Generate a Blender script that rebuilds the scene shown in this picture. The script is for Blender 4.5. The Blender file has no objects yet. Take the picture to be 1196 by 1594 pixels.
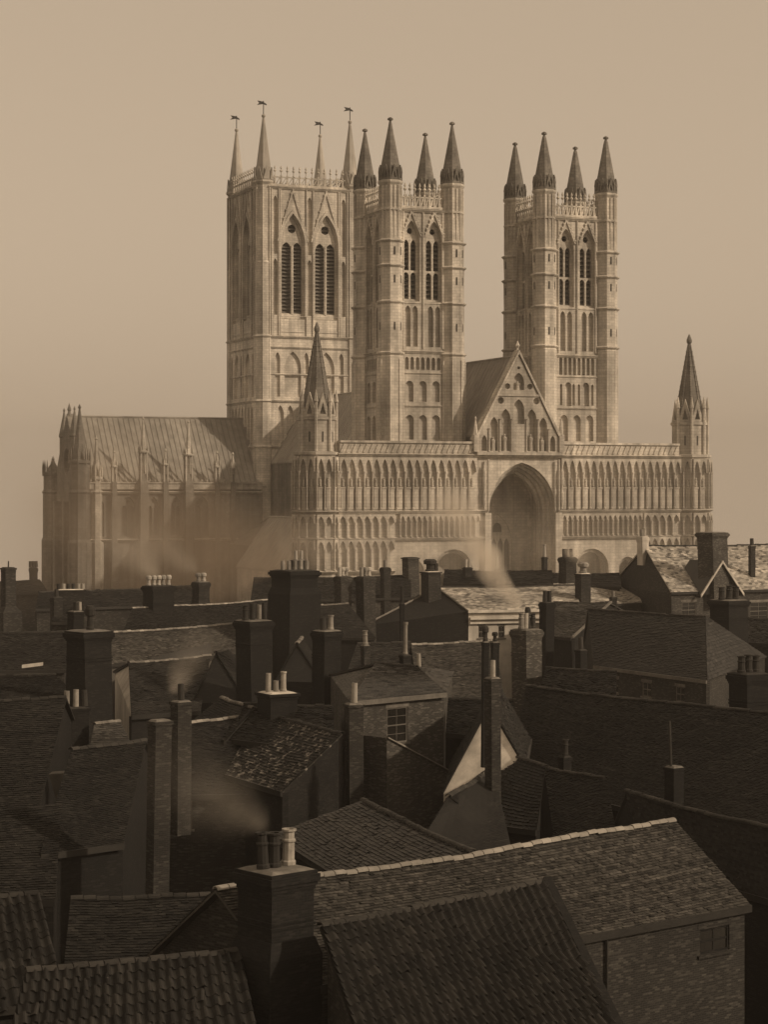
import bpy, math, random
import numpy as np
from mathutils import Vector, Matrix
from mathutils.geometry import tessellate_polygon
random.seed(7); RNG = np.random.default_rng(7)
sc = bpy.context.scene
COL = sc.collection
R = math.radians

# ------------------------------------------------------------------ camera, sky, sun
F, HOR, CX, HC = 3200.0, 765.0, 598.0, 22.0        # focal length (photo px), horizon row, centre column, eye height
cam = bpy.data.objects.new('camera', bpy.data.cameras.new('camera'))
COL.objects.link(cam); sc.camera = cam
cam.location = (0, 0, HC); cam.rotation_euler = (R(90), 0, 0)
cam.data.sensor_fit = 'HORIZONTAL'; cam.data.sensor_width = 36
cam.data.lens = F / 1196 * 36
cam.data.shift_y = -(797 - HOR) / 1196
cam.data.clip_start = 1; cam.data.clip_end = 6000

SUN_DIR = Vector((0.92, -0.40, 0.58)).normalized()   # towards the sun
world = bpy.data.worlds.new('World'); sc.world = world; world.use_nodes = True
nt = world.node_tree; nt.nodes.clear()
def wn(t): return nt.nodes.new(t)
tc = wn('ShaderNodeTexCoord'); sx = wn('ShaderNodeSeparateXYZ'); cb = wn('ShaderNodeCombineXYZ'); mx = wn('ShaderNodeMath')
mx.operation = 'MAXIMUM'; mx.inputs[1].default_value = 0.03
sky = wn('ShaderNodeTexSky'); sky.sky_type = 'NISHITA'; sky.sun_disc = False
sky.sun_elevation = math.asin(SUN_DIR.z); sky.sun_rotation = math.atan2(SUN_DIR.x, SUN_DIR.y)
sky.air_density = 1.0; sky.dust_density = 4.0; sky.altitude = 60
bw = wn('ShaderNodeRGBToBW'); pw = wn('ShaderNodeMath'); pw.operation = 'POWER'; pw.inputs[1].default_value = 0.35
tint = wn('ShaderNodeVectorMath'); tint.operation = 'MULTIPLY'; tint.inputs[1].default_value = (3.7, 2.88, 2.05)
bg = wn('ShaderNodeBackground'); bg.inputs['Strength'].default_value = 0.10; out = wn('ShaderNodeOutputWorld')
L = nt.links.new
L(tc.outputs['Generated'], sx.inputs[0]); L(sx.outputs[0], cb.inputs[0]); L(sx.outputs[1], cb.inputs[1])
L(sx.outputs[2], mx.inputs[0]); L(mx.outputs[0], cb.inputs[2]); L(cb.outputs[0], sky.inputs['Vector'])
L(sky.outputs[0], bw.inputs[0]); L(bw.outputs[0], pw.inputs[0]); L(pw.outputs[0], tint.inputs[0])
L(tint.outputs[0], bg.inputs['Color']); L(bg.outputs[0], out.inputs['Surface'])

sun = bpy.data.objects.new('sun', bpy.data.lights.new('sun', 'SUN')); COL.objects.link(sun)
sun.data.energy = 2.6; sun.data.angle = R(1.5); sun.data.color = (1.0, 0.82, 0.62)
sun.rotation_euler = SUN_DIR.to_track_quat('Z', 'Y').to_euler()
sc.view_settings.view_transform = 'Standard'; sc.view_settings.look = 'None'
sc.view_settings.exposure = 0.0; sc.view_settings.gamma = 1.0; sc.view_settings.use_curve_mapping = False
sc.render.engine = 'CYCLES'
sc.cycles.use_denoising = True
sc.cycles.max_bounces = 6; sc.cycles.volume_bounces = 2; sc.cycles.volume_step_rate = 2.0; sc.cycles.volume_max_steps = 96

# ------------------------------------------------------------------ materials
def mat(name, lum, tint=(1.10, 1.0, 0.86), rough=0.85, brick=None, noise=(0.6, 0.35), spots=None, bump=0.3, spec=0.25, streak=0.0):
    m = bpy.data.materials.new(name); m.use_nodes = True
    t = m.node_tree; n = t.nodes; l = t.links.new
    b = n['Principled BSDF']; b.inputs['Roughness'].default_value = rough
    b.inputs['Specular IOR Level'].default_value = spec
    base = tuple(lum * c for c in tint)
    uv = n.new('ShaderNodeUVMap'); uv.uv_map = 'UVMap'
    ob = n.new('ShaderNodeTexCoord'); geo = n.new('ShaderNodeNewGeometry')
    def mul(a, f):
        v = n.new('ShaderNodeVectorMath'); v.operation = 'MULTIPLY'
        l(a, v.inputs[0]); l(f, v.inputs[1]); return v.outputs[0]
    height = None
    if brick:
        bwid, bh, mort, morl, var = brick
        bt = n.new('ShaderNodeTexBrick'); bt.inputs['Scale'].default_value = 1
        bt.inputs['Brick Width'].default_value = bwid; bt.inputs['Row Height'].default_value = bh
        bt.inputs['Mortar Size'].default_value = mort; bt.inputs['Mortar Smooth'].default_value = 0.3
        if var > 1: bt.inputs['Bias'].default_value = -0.62
        bt.inputs['Color1'].default_value = tuple(c * (1 - min(var, .2)) for c in base) + (1,)
        bt.inputs['Color2'].default_value = tuple(c * (1 + var) for c in base) + (1,)
        bt.inputs['Mortar'].default_value = tuple(c * morl for c in base) + (1,)
        l(uv.outputs[0], bt.inputs['Vector']); col = bt.outputs['Color']
        inv = n.new('ShaderNodeMath'); inv.operation = 'SUBTRACT'; inv.inputs[0].default_value = 1
        l(bt.outputs['Fac'], inv.inputs[1]); height = inv.outputs[0]
    else:
        rgb = n.new('ShaderNodeRGB'); rgb.outputs[0].default_value = base + (1,); col = rgb.outputs[0]
    ns = n.new('ShaderNodeTexNoise'); ns.inputs['Scale'].default_value = noise[0]; ns.inputs['Detail'].default_value = 8
    ns.inputs['Roughness'].default_value = 0.68
    l(geo.outputs['Position'], ns.inputs['Vector'])
    mr = n.new('ShaderNodeMapRange'); mr.inputs['From Min'].default_value = 0.25; mr.inputs['From Max'].default_value = 0.75
    mr.inputs['To Min'].default_value = 1 - noise[1]; mr.inputs['To Max'].default_value = 1 + noise[1]
    l(ns.outputs['Fac'], mr.inputs['Value']); col = mul(col, mr.outputs[0])
    if streak:
        mp = n.new('ShaderNodeMapping'); mp.inputs['Scale'].default_value = (1.1, 1.1, 0.06)
        l(geo.outputs['Position'], mp.inputs[0])
        s2 = n.new('ShaderNodeTexNoise'); s2.inputs['Scale'].default_value = 1.2; s2.inputs['Detail'].default_value = 5
        l(mp.outputs[0], s2.inputs['Vector'])
        m2 = n.new('ShaderNodeMapRange'); m2.inputs['From Min'].default_value = 0.3; m2.inputs['From Max'].default_value = 0.7
        m2.inputs['To Min'].default_value = 1 - streak; m2.inputs['To Max'].default_value = 1 + streak * 0.6
        l(s2.outputs['Fac'], m2.inputs['Value']); col = mul(col, m2.outputs[0])
    at = n.new('ShaderNodeAttribute'); at.attribute_name = 'tone'
    col = mul(col, at.outputs['Fac'])
    oi = n.new('ShaderNodeObjectInfo'); om = n.new('ShaderNodeMapRange'); om.inputs['To Min'].default_value = .86; om.inputs['To Max'].default_value = 1.14
    l(oi.outputs['Random'], om.inputs['Value']); col = mul(col, om.outputs[0])
    ns2 = n.new('ShaderNodeTexNoise'); ns2.inputs['Scale'].default_value = noise[0] * .22; ns2.inputs['Detail'].default_value = 4
    l(geo.outputs['Position'], ns2.inputs['Vector'])
    mr2 = n.new('ShaderNodeMapRange'); mr2.inputs['From Min'].default_value = 0.3; mr2.inputs['From Max'].default_value = 0.7
    mr2.inputs['To Min'].default_value = .72; mr2.inputs['To Max'].default_value = 1.22; l(ns2.outputs['Fac'], mr2.inputs['Value']); col = mul(col, mr2.outputs[0])
    if spots:
        thr, lumi, scl = spots
        s3 = n.new('ShaderNodeTexNoise'); s3.inputs['Scale'].default_value = scl; s3.inputs['Detail'].default_value = 3
        l(geo.outputs['Position'], s3.inputs['Vector'])
        m3 = n.new('ShaderNodeMapRange'); m3.inputs['From Min'].default_value = thr; m3.inputs['From Max'].default_value = thr + 0.06
        l(s3.outputs['Fac'], m3.inputs['Value'])
        mixn = n.new('ShaderNodeMix'); mixn.data_type = 'RGBA'
        l(m3.outputs[0], mixn.inputs['Factor']); l(col, mixn.inputs['A'])
        mixn.inputs['B'].default_value = tuple(lumi * c for c in tint) + (1,); col = mixn.outputs['Result']
    l(col, b.inputs['Base Color'])
    if bump:
        bp = n.new('ShaderNodeBump'); bp.inputs['Strength'].default_value = bump; bp.inputs['Distance'].default_value = 0.03
        fn = n.new('ShaderNodeTexNoise'); fn.inputs['Scale'].default_value = 9; fn.inputs['Detail'].default_value = 5
        l(geo.outputs['Position'], fn.inputs['Vector'])
        if height is not None:
            ad = n.new('ShaderNodeMath'); ad.operation = 'ADD'; l(fn.outputs['Fac'], ad.inputs[0]); l(height, ad.inputs[1]); hh = ad.outputs[0]
        else: hh = fn.outputs['Fac']
        l(hh, bp.inputs['Height']); l(bp.outputs[0], b.inputs['Normal'])
    return m
M = {}
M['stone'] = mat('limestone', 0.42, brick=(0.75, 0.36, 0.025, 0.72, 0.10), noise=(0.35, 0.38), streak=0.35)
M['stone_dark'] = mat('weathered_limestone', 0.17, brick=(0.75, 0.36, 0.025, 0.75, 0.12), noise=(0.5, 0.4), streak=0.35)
M['stone_spire'] = mat('sooty_limestone', 0.15, brick=(0.7, 0.4, 0.03, 0.7, 0.15), noise=(0.9, 0.45), streak=0.2)
M['lead'] = mat('lead_sheet', 0.24, noise=(0.5, 0.18), rough=0.6, streak=0.22)
M['lead_pale'] = mat('pale_lead', 0.34, noise=(0.6, 0.2), rough=0.6, streak=0.3)
M['void'] = mat('dark_louvre_timber', 0.13, noise=(2, 0.3))
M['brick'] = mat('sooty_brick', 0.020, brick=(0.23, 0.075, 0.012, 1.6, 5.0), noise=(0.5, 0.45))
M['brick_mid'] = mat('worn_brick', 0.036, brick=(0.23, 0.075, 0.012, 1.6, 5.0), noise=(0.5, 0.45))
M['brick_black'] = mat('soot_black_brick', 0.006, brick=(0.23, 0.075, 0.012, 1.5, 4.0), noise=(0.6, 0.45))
M['render'] = mat('lime_render', 0.45, noise=(0.7, 0.30), streak=0.2)
M['render_dim'] = mat('grey_render', 0.09, noise=(0.7, 0.35), streak=0.25)
M['whitewash'] = mat('flaking_whitewash', 0.5, noise=(0.8, 0.35), streak=.3)
M['tile'] = mat('plain_clay_tile', 0.046, noise=(0.7, 0.35), spots=(0.72, 0.16, 7.0))
M['tile_dark'] = mat('sooty_clay_tile', 0.012, noise=(0.6, 0.45), spots=(0.72, 0.09, 5.0))
M['pantile'] = mat('clay_pantile', 0.013, noise=(1.2, 0.45), spots=(0.74, 0.10, 6.0), rough=0.7)
M['lichen_tile'] = mat('lichened_pantile', 0.02, noise=(1.0, 0.5), spots=(0.57, 0.20, 3.2))
M['slate'] = mat('slate', 0.03, noise=(0.5, 0.35), rough=0.55, spec=0.4)
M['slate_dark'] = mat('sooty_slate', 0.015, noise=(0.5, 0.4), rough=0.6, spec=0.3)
M['slate_sunlit'] = mat('sunlit_toned_slate', 0.30, noise=(0.6, 0.25), rough=0.6)  # slate with sunlight put into its colour, for roofs that look lit
M['ridge'] = mat('buff_ridge_tile', 0.22, noise=(1.5, 0.35))
M['ridge_dark'] = mat('sooty_ridge_tile', 0.03, noise=(1.5, 0.4))
M['mortar'] = mat('lime_mortar', 0.13, noise=(3, 0.45))
M['pot'] = mat('buff_clay_pot', 0.22, noise=(3, 0.35), streak=0.4)
M['pot_pale'] = mat('pale_clay_pot', 0.30, noise=(3, 0.25), streak=0.2)
M['pot_dark'] = mat('sooty_clay_pot', 0.03, noise=(3, 0.35))
M['iron'] = mat('cast_iron', 0.02, noise=(3, 0.2), rough=0.5)
M['wood'] = mat('painted_wood', 0.12, noise=(4, 0.3))
M['wood_pale'] = mat('white_painted_wood', 0.5, noise=(4, 0.2))
M['glass'] = mat('window_glass', 0.015, noise=(2, 0.2), rough=0.08, spec=0.6, bump=0)
M['ground'] = mat('trodden_earth', 0.045, noise=(0.2, 0.4))

# ------------------------------------------------------------------ mesh builder
class MB:
    def __init__(s): s.v = []; s.f = []; s.t = []
    def poly(s, pts, tone=1.0):
        i = len(s.v); s.v += [tuple(p) for p in pts]; s.f.append(tuple(range(i, i + len(pts)))); s.t.append(tone)
    def hexa(s, b, t, tone=1.0):
        """solid between two loops of equal length"""
        n = len(b); i = len(s.v); s.v += [tuple(p) for p in b] + [tuple(p) for p in t]
        s.f.append(tuple(range(i + n - 1, i - 1, -1))); s.f.append(tuple(range(i + n, i + 2 * n)))
        for k in range(n):
            j = (k + 1) % n; s.f.append((i + k, i + j, i + n + j, i + n + k))
        s.t += [tone] * (n + 2)
    def box(s, x0, x1, y0, y1, z0, z1, fn=None, tone=1.0):
        b = [(x0, y0, z0), (x1, y0, z0), (x1, y1, z0), (x0, y1, z0)]; t = [(x, y, z1) for x, y, _ in b]
        if fn: b = [fn(*p) for p in b]; t = [fn(*p) for p in t]
        s.hexa(b, t, tone)
    def lathe(s, x, y, prof, n=8, rot=None, fn=None, tone=1.0):
        rot = math.pi / n if rot is None else rot
        i = len(s.v)
        for r, z in prof:
            for k in range(n):
                a = rot + 2 * math.pi * k / n; p = (x + r * math.cos(a), y + r * math.sin(a), z)
                s.v.append(fn(*p) if fn else p)
        for q in range(len(prof) - 1):
            for k in range(n):
                j = (k + 1) % n; s.f.append((i + q * n + k, i + q * n + j, i + (q + 1) * n + j, i + (q + 1) * n + k)); s.t.append(tone)
        s.f.append(tuple(range(i + n - 1, i - 1, -1))); s.f.append(tuple(range(i + (len(prof) - 1) * n, i + len(prof) * n))); s.t += [tone] * 2
    def extr(s, outer, holes, fn, d0, d1, tone=1.0):
        """outline with holes in (s, z), extruded from d0 to d1; fn(s, d, z) -> point"""
        loops = [outer] + list(holes)
        tri = tessellate_polygon([[Vector((a, b, 0)) for a, b in lp] for lp in loops])
        pts = [p for lp in loops for p in lp]
        for d in (d0, d1):
            i = len(s.v); s.v += [fn(a, d, b) for a, b in pts]
            s.f += [tuple(i + k for k in tr) for tr in tri]; s.t += [tone] * len(tri)
        for lp in loops:
            n = len(lp); i = len(s.v)
            s.v += [fn(a, d0, b) for a, b in lp] + [fn(a, d1, b) for a, b in lp]
            for k in range(n):
                j = (k + 1) % n; s.f.append((i + k, i + j, i + n + j, i + n + k)); s.t.append(tone)
    def tube(s, p, q, r, n=6, tone=1.0):
        p, q = Vector(p), Vector(q); d = (q - p).normalized()
        a = d.orthogonal().normalized(); b = d.cross(a)
        ring = lambda c: [c + (a * math.cos(2 * math.pi * k / n) + b * math.sin(2 * math.pi * k / n)) * r for k in range(n)]
        s.hexa(ring(p), ring(q), tone)
    def mesh(s, name):
        return make_mesh(name, s.v, s.f, s.t)
    def build(s, name, m, parent=None, kind=None):
        return link(name, s.mesh(name), m, parent, kind)

def make_mesh(name, v, f, t):
    me = bpy.data.meshes.new(name); me.from_pydata([tuple(p) for p in v], [], f)
    nl = len(me.loops); npoly = len(me.polygons)
    vi = np.empty(nl, np.int32); me.loops.foreach_get('vertex_index', vi)
    co = np.empty(len(me.vertices) * 3, np.float32); me.vertices.foreach_get('co', co); co = co.reshape(-1, 3)
    no = np.empty(npoly * 3, np.float32); me.polygons.foreach_get('normal', no); no = no.reshape(-1, 3)
    tot = np.empty(npoly, np.int32); me.polygons.foreach_get('loop_total', tot)
    ln = np.repeat(no, tot, axis=0); p = co[vi]
    tx = np.stack([-ln[:, 1], ln[:, 0], np.zeros(nl)], 1); le = np.linalg.norm(tx, axis=1)
    flat = le < 1e-3; tx[flat] = (1, 0, 0); le[flat] = 1; tx /= le[:, None]
    bt = np.cross(ln, tx)
    uv = np.stack([(p * tx).sum(1), (p * bt).sum(1)], 1).astype(np.float32)
    lay = me.uv_layers.new(name='UVMap'); lay.data.foreach_set('uv', uv.ravel())
    at = me.attributes.new('tone', 'FLOAT', 'FACE'); at.data.foreach_set('value', np.asarray(t, np.float32))
    return me
def link(name, me, m=None, parent=None, kind=None):
    if m and not me.materials: me.materials.append(M[m] if isinstance(m, str) else m)
    o = bpy.data.objects.new(name, me); COL.objects.link(o); o.parent = parent
    if kind: o['kind'] = kind
    return o
def thing(name, label, cat, loc=(0, 0, 0), rz=0, group=None):
    o = bpy.data.objects.new(name, None); COL.objects.link(o); o.location = loc; o.rotation_euler = (0, 0, rz)
    o.empty_display_size = 0.5; o['label'] = label; o['category'] = cat
    if group: o['group'] = group
    return o
def arch(c, hw, zb, zs, za, n=6):
    """outline of an arched opening, counter-clockwise from bottom left"""
    H = za - zs; r = (hw * hw + H * H) / (2 * hw); am = math.asin(min(1, H / r))
    if H > r * 0.999 and H < hw: am = math.pi / 2
    right = [(c + hw - r + r * math.cos(am * k / n), zs + r * math.sin(am * k / n)) for k in range(n)]
    left = [(2 * c - x, z) for x, z in right]
    return [(c - hw, zb), (c + hw, zb)] + right + [(c, za)] + left[::-1]
def rect(a, b, z0, z1): return [(a, z0), (b, z0), (b, z1), (a, z1)]

# ------------------------------------------------------------------ ground
def ground_z(x, y):
    r = math.hypot(x, y - 150)
    return 0 if r < 230 else -0.075 * (r - 230) * min(1, (r - 230) / 120)
g = MB(); rings = [0, 60, 120, 180, 230, 250, 270, 290, 310, 330, 350, 400, 500, 700, 1000, 1500]; NS = 64
for r in rings:
    for k in range(NS):
        x, y = r * math.cos(2 * math.pi * k / NS), 150 + r * math.sin(2 * math.pi * k / NS); g.v.append((x, y, ground_z(x, y)))
for q in range(len(rings) - 1):
    for k in range(NS):
        j = (k + 1) % NS; g.f.append((q * NS + k, (q + 1) * NS + k, (q + 1) * NS + j, q * NS + j)); g.t.append(1)
gr = g.build('ground', 'ground'); gr['kind'] = 'structure'

# ------------------------------------------------------------------ cathedral (local x = along the west front, y = into the church)
CA = thing('cathedral', 'vast pale limestone cathedral with three pinnacled towers rising above the rooftops', 'cathedral',
           ((806 - CX) / F * 250, 250, 0), R(22))
ID = lambda s, d, z: (s, -d, z)                       # west-facing wall at y = 0
def frame(cx, cy, ang):
    """wall frame: s along the wall, d outwards; ang is the outward direction measured from west (-y) counter-clockwise"""
    c, s_ = math.cos(ang), math.sin(ang)
    return lambda s, d, z: (cx + s * c + d * s_, cy + s * s_ - d * c, z)

# a bay of blind arcade, shared meshes
def bay_mesh(w, h, spring, shaft_r=0.09, ring=True, panel=True, thick=0.42):
    b = MB()
    hw = w / 2 - shaft_r * 1.1; za = h - 0.22; zs = h * spring
    b.extr([(0.0, zs), (w / 2 - hw, zs)] + list(reversed(arch(w / 2, hw, zs, zs, za, 5)[3:-1])) + [(w / 2 + hw, zs), (w, zs), (w, h), (0, h)],
           [], ID, 0, thick)
    for x in (0.0,):
        b.lathe(x, -thick + 0.02, [(shaft_r * 1.7, 0), (shaft_r * 1.7, 0.18), (shaft_r, 0.26), (shaft_r, zs - 0.25), (shaft_r * 1.8, zs - 0.02), (shaft_r * 1.8, zs + 0.08)], 6)
        if ring: b.lathe(x, -thick + 0.02, [(shaft_r * 1.5, h * 0.46), (shaft_r * 1.5, h * 0.48)], 6)
        b.box(x - shaft_r * 0.8, x + shaft_r * 0.8, -thick + 0.12, 0, 0, zs)
    if panel:
        b.box(w * 0.24, w * 0.76, -0.24, 0, 0, h * 0.40); b.box(w * 0.18, w * 0.82, -0.32, 0, h * 0.40, h * 0.43)
        b.lathe(w / 2, -0.16, [(0.10, h * 0.43), (0.16, h * 0.45), (0.12, h * 0.52), (0.15, h * 0.56), (0.06, h * 0.585), (0.09, h * 0.60), (0.02, h * 0.63)], 6)
    return b.mesh('arcade_bay')
def place_bays(parent, me, fn, ang, s0, n, w, z, sx=1.0):
    for k in range(n):
        o = link('arcade_bay', me, 'stone', parent)
        x, y, _ = fn(s0 + k * w, 0, 0); o.location = (x, y, z); o.rotation_euler = (0, 0, ang); o.scale = (sx, 1, 1)

# --- west front screen
PC = 0.6                                               # axis of the great portal
wf = MB()
normans = [(-8.5, 2.45, 12.6, 15.05), (10.2, 2.3, 12.6, 14.95), (-13.7, 1.35, 12.4, 14.0), (15.2, 1.35, 12.4, 13.9)]
wf.extr(rect(-24.4, 24.4, 0, 26.2), [arch(PC, 4.5, 0.2, 19.9, 25.5, 9)] + [arch(c, w, 0.2, zs, za, 8) for c, w, zs, za in normans], ID, 0, -7.0)
west = wf.build('west_front', 'stone', CA)
b = MB()                                               # recessed orders of the portal
for k in range(4):
    w0 = 4.5 + 0.01; w1 = 4.5 - 0.28 * (k + 1)
    b.extr(arch(PC, w0, 0.0, 19.9, 25.52, 9), [arch(PC, w1, 0.05, 19.8 - 0.15 * k, 25.3 - 0.34 * k, 9)], ID, -0.5 - 0.6 * k, -1.1 - 0.6 * k)
b.build('portal_arch', 'stone', west)
b = MB(); b.extr(arch(PC, 4.5, 0, 19.9, 25.5, 9), [arch(PC - 0.2, 2.0, 9.5, 15.5, 19.2, 7), arch(PC, 1.6, 0.1, 4.0, 6.2, 6)], ID, -6.6, -7.0)
b.build('portal_wall', 'stone', west)
b = MB()
b.extr(arch(PC - 0.2, 2.05, 9.4, 15.5, 19.25, 7), [arch(PC - 0.2 + q * 1.0, 0.36, 9.7, 15.2, 16.2, 4) for q in (-1.3, -0.45, 0.45, 1.3)] + [arch(PC - 0.2, 0.6, 16.9, 17.4, 18.1, 5)], ID, -6.7, -6.85)
wd = b.build('west_window', 'stone', west)
b = MB(); b.box(PC - 3.2, PC + 3.2, 7.02, 7.1, 0.1, 19.4); b.build('pane', 'void', wd)
jam = bay_mesh(0.7, 4.2, .7, panel=False, ring=False, thick=.3)
for sg, ang in ((-1, math.pi / 2), (1, -math.pi / 2)):   # arcading on the jambs
    fn = frame(PC + sg * 4.49, 5.0, ang); place_bays(west, jam, fn, ang, -1.6, 4, .7, 14.6); place_bays(west, jam, fn, ang, -1.6, 4, .7, 10.2)
for c, w, zs, za in normans:                           # inner order of each round arch
    b = MB(); b.extr(arch(c, w + 0.01, 0, zs, za + 0.02, 8), [arch(c, w - 0.4, 0.1, zs - 0.05, za - 0.42, 8)], ID, -0.5, -1.1)
    b.extr(arch(c, w, 0, zs, za, 8), [arch(c, w * 0.35, 9, 11.4, 12.2, 5)], ID, -2.2, -2.6)
    b.build('round_arch', 'stone', west)
def course(name, s0, s1, z, d, h, parent, fn=ID, m='stone'):
    b = MB(); b.hexa([fn(s0, 0.0, z), fn(s1, 0.0, z), fn(s1, d * 0.5, z), fn(s0, d * 0.5, z)][::-1],
                     [fn(s0, 0.0, z + h), fn(s1, 0.0, z + h), fn(s1, d, z + h), fn(s0, d, z + h)][::-1])
    b.hexa([fn(s0, 0.0, z + h), fn(s1, 0.0, z + h), fn(s1, d, z + h), fn(s0, d, z + h)][::-1],
           [fn(s0, 0.0, z + h + 0.14), fn(s1, 0.0, z + h + 0.14), fn(s1, 0.06, z + h + 0.14), fn(s0, 0.06, z + h + 0.14)][::-1])
    b.build(name, m, parent)
BIG = {}
def big_bay(w): 
    k = round(w, 3)
    if k not in BIG: BIG[k] = bay_mesh(w, 6.2, 0.72)
    return BIG[k]
nl = 17; wl = (23.3 - 5.6) / nl; place_bays(west, big_bay(wl), ID, 0, -23.3, nl, wl, 19.85)
nr = 17; wr = (22.6 - 5.8) / nr; place_bays(west, big_bay(wr), ID, 0, 5.8, nr, wr, 19.85)
mid = bay_mesh(1.02, 2.75, 0.62, panel=False, ring=False); low = bay_mesh(1.02, 3.7, 0.66, panel=False, ring=False)
nar = bay_mesh(0.70, 2.75, 0.70, shaft_r=0.10, panel=False, ring=False, thick=0.36)
place_bays(west, mid, ID, 0, -23.4, 7, 1.02, 16.55); place_bays(west, low, ID, 0, -23.4, 7, 1.02, 12.7)
place_bays(west, mid, ID, 0, 17.3, 5, 1.02, 16.55); place_bays(west, low, ID, 0, 17.3, 5, 1.02, 12.7)
place_bays(west, nar, ID, 0, -15.6, 15, 0.70, 16.55); place_bays(west, nar, ID, 0, 5.9, 16, 0.70, 16.55)
for s0, s1 in ((-23.4, PC - 4.75), (PC + 4.75, 22.6)):
    course('string_course', s0, s1, 19.35, 0.55, 0.32, west); course('string_course', s0, s1, 16.15, 0.50, 0.30, west)
course('string_course', -23.4, -16.3, 12.3, 0.6, 0.3, west); course('string_course', 17.2, 22.6, 12.3, 0.6, 0.3, west)
course('cornice', -23.4, 22.6, 26.1, 0.62, 0.3, west)
for s0, s1 in ((-23.2, -5.7), (5.7, 22.4)):            # carved parapet
    b = MB(); b.box(s0, s1, -0.18, 0.4, 26.5, 27.75)
    b.box(s0, s1, -0.40, 0.5, 27.75, 28.0)
    n = int((s1 - s0) / 0.72)
    for k in range(n):
        x = s0 + 0.36 + k * 0.72
        b.hexa([(x - 0.34, -0.30, 26.62), (x - 0.10, -0.30, 26.62), (x - 0.10, -0.18, 26.62), (x - 0.34, -0.18, 26.62)],
               [(x + 0.12, -0.30, 27.6), (x + 0.34, -0.30, 27.6), (x + 0.34, -0.18, 27.6), (x + 0.12, -0.18, 27.6)])
    b.build('parapet', 'stone', west)
for s in (PC - 4.75, PC + 4.75):                       # pilasters beside the portal
    b = MB(); b.box(s - 0.42, s + 0.42, -0.55, 0, 0, 19.4); b.lathe(s, -0.5, [(0.16, 19.7), (0.16, 25.9)], 6)
    b.lathe(s + (0.5 if s > 0 else -0.5), -0.4, [(0.1, 20), (0.2, 20.6), (0.2, 21.8), (0.1, 22.2), (0.22, 23), (0.2, 24.4), (0.05, 25.2)], 6)
    b.build('pilaster', 'stone', west)

# --- gable over the portal
b = MB(); gb = 5.55
niches = [arch(-4.6, 0.36, 26.9, 28.0, 28.8, 4), arch(-3.3, 0.52, 26.9, 30.0, 31.0, 5), arch(-1.75, 0.62, 26.9, 30.9, 32.0, 5),
          arch(1.75, 0.62, 26.9, 30.9, 32.0, 5), arch(3.3, 0.52, 26.9, 30.0, 31.0, 5), arch(4.6, 0.36, 26.9, 28.0, 28.8, 4),
          arch(0, 0.75, 30.2, 31.9, 33.2, 5), arch(0, 0.72, 34.3, 35.3, 36.4, 5)]
def disc(c, z, r, n=10): return [(c + r * math.cos(2 * math.pi * k / n), z + r * math.sin(2 * math.pi * k / n)) for k in range(n)]
niches += [disc(-2.4, 33.0, 0.42), disc(2.4, 33.0, 0.42), disc(-1.5, 34.75, 0.36), disc(1.5, 34.75, 0.36), disc(0, 37.0, 0.2, 8)]
b.extr([(-gb, 26.42), (gb, 26.42), (gb, 28.2), (0, 38.5), (-gb, 28.2)], niches, ID, 0.35, -0.25)
b.extr([(-gb, 26.42), (gb, 26.42), (gb, 28.2), (0, 38.45), (-gb, 28.2)], [], ID, -0.252, -0.8)
b.box(-3.0, 3.0, -0.5, -0.352, 33.55, 33.8)
b.box(-5.7, 5.7, -0.8, -0.0, 26.4, 26.75)
gab = b.build('gable', 'stone', CA)
b = MB()
for sg in (-1, 1):
    p0 = (sg * (gb + 0.12), 28.15); p1 = (0.0, 38.75)
    b.extr([p0, (p0[0] + sg * 0.3, p0[1] + 0.12), (0, 39.2), p1], [], ID, 0.55, -0.9)
    for k in range(11):
        t = (k + 0.7) / 11.5; x = sg * (gb + 0.3) * (1 - t); z = 28.3 + (39.0 - 28.3) * t
        b.lathe(x, -0.2, [(0.04, z), (0.17, z + 0.2), (0.05, z + 0.42)], 5)
b.lathe(0, 0, [(0.25, 38.7), (0.12, 39.4), (0.30, 39.7), (0.04, 40.3)], 6)
b.build('coping', 'stone', gab)
for s in (-5.75, 5.75):
    b = MB(); b.box(s - 0.32, s + 0.32, -0.62, 0.1, 26.78, 28.8); b.lathe(s, -0.26, [(0.42, 28.8), (0.3, 29.1), (0.08, 30.6), (0.14, 30.8), (0.02, 31.1)], 6)
    b.build('pinnacle', 'stone', gab)
for s in (-4.0, -2.55, -1.0, 1.0, 2.55, 4.0):
    b = MB(); top = 30.6 if abs(s) < 3 else 29.4
    b.lathe(s, -0.42, [(0.16, 26.8), (0.10, 27.0), (0.10, top), (0.2, top + 0.2)], 6); b.build('shaft', 'stone', gab)
for s, zt in ((-3.3, 28.6), (-1.75, 29.0), (1.75, 29.0), (3.3, 28.6), (0, 35.4)):
    b = MB(); zb = 26.9 if zt < 33 else 34.3
    b.lathe(s, 0.0, [(0.26, zb), (0.22, zb + (zt - zb) * .5), (0.3, zb + (zt - zb) * .75), (0.1, zb + (zt - zb) * .85), (0.15, zb + (zt - zb) * .93), (0.03, zt)], 7)
    b.build('statue', 'stone', gab)

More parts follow.
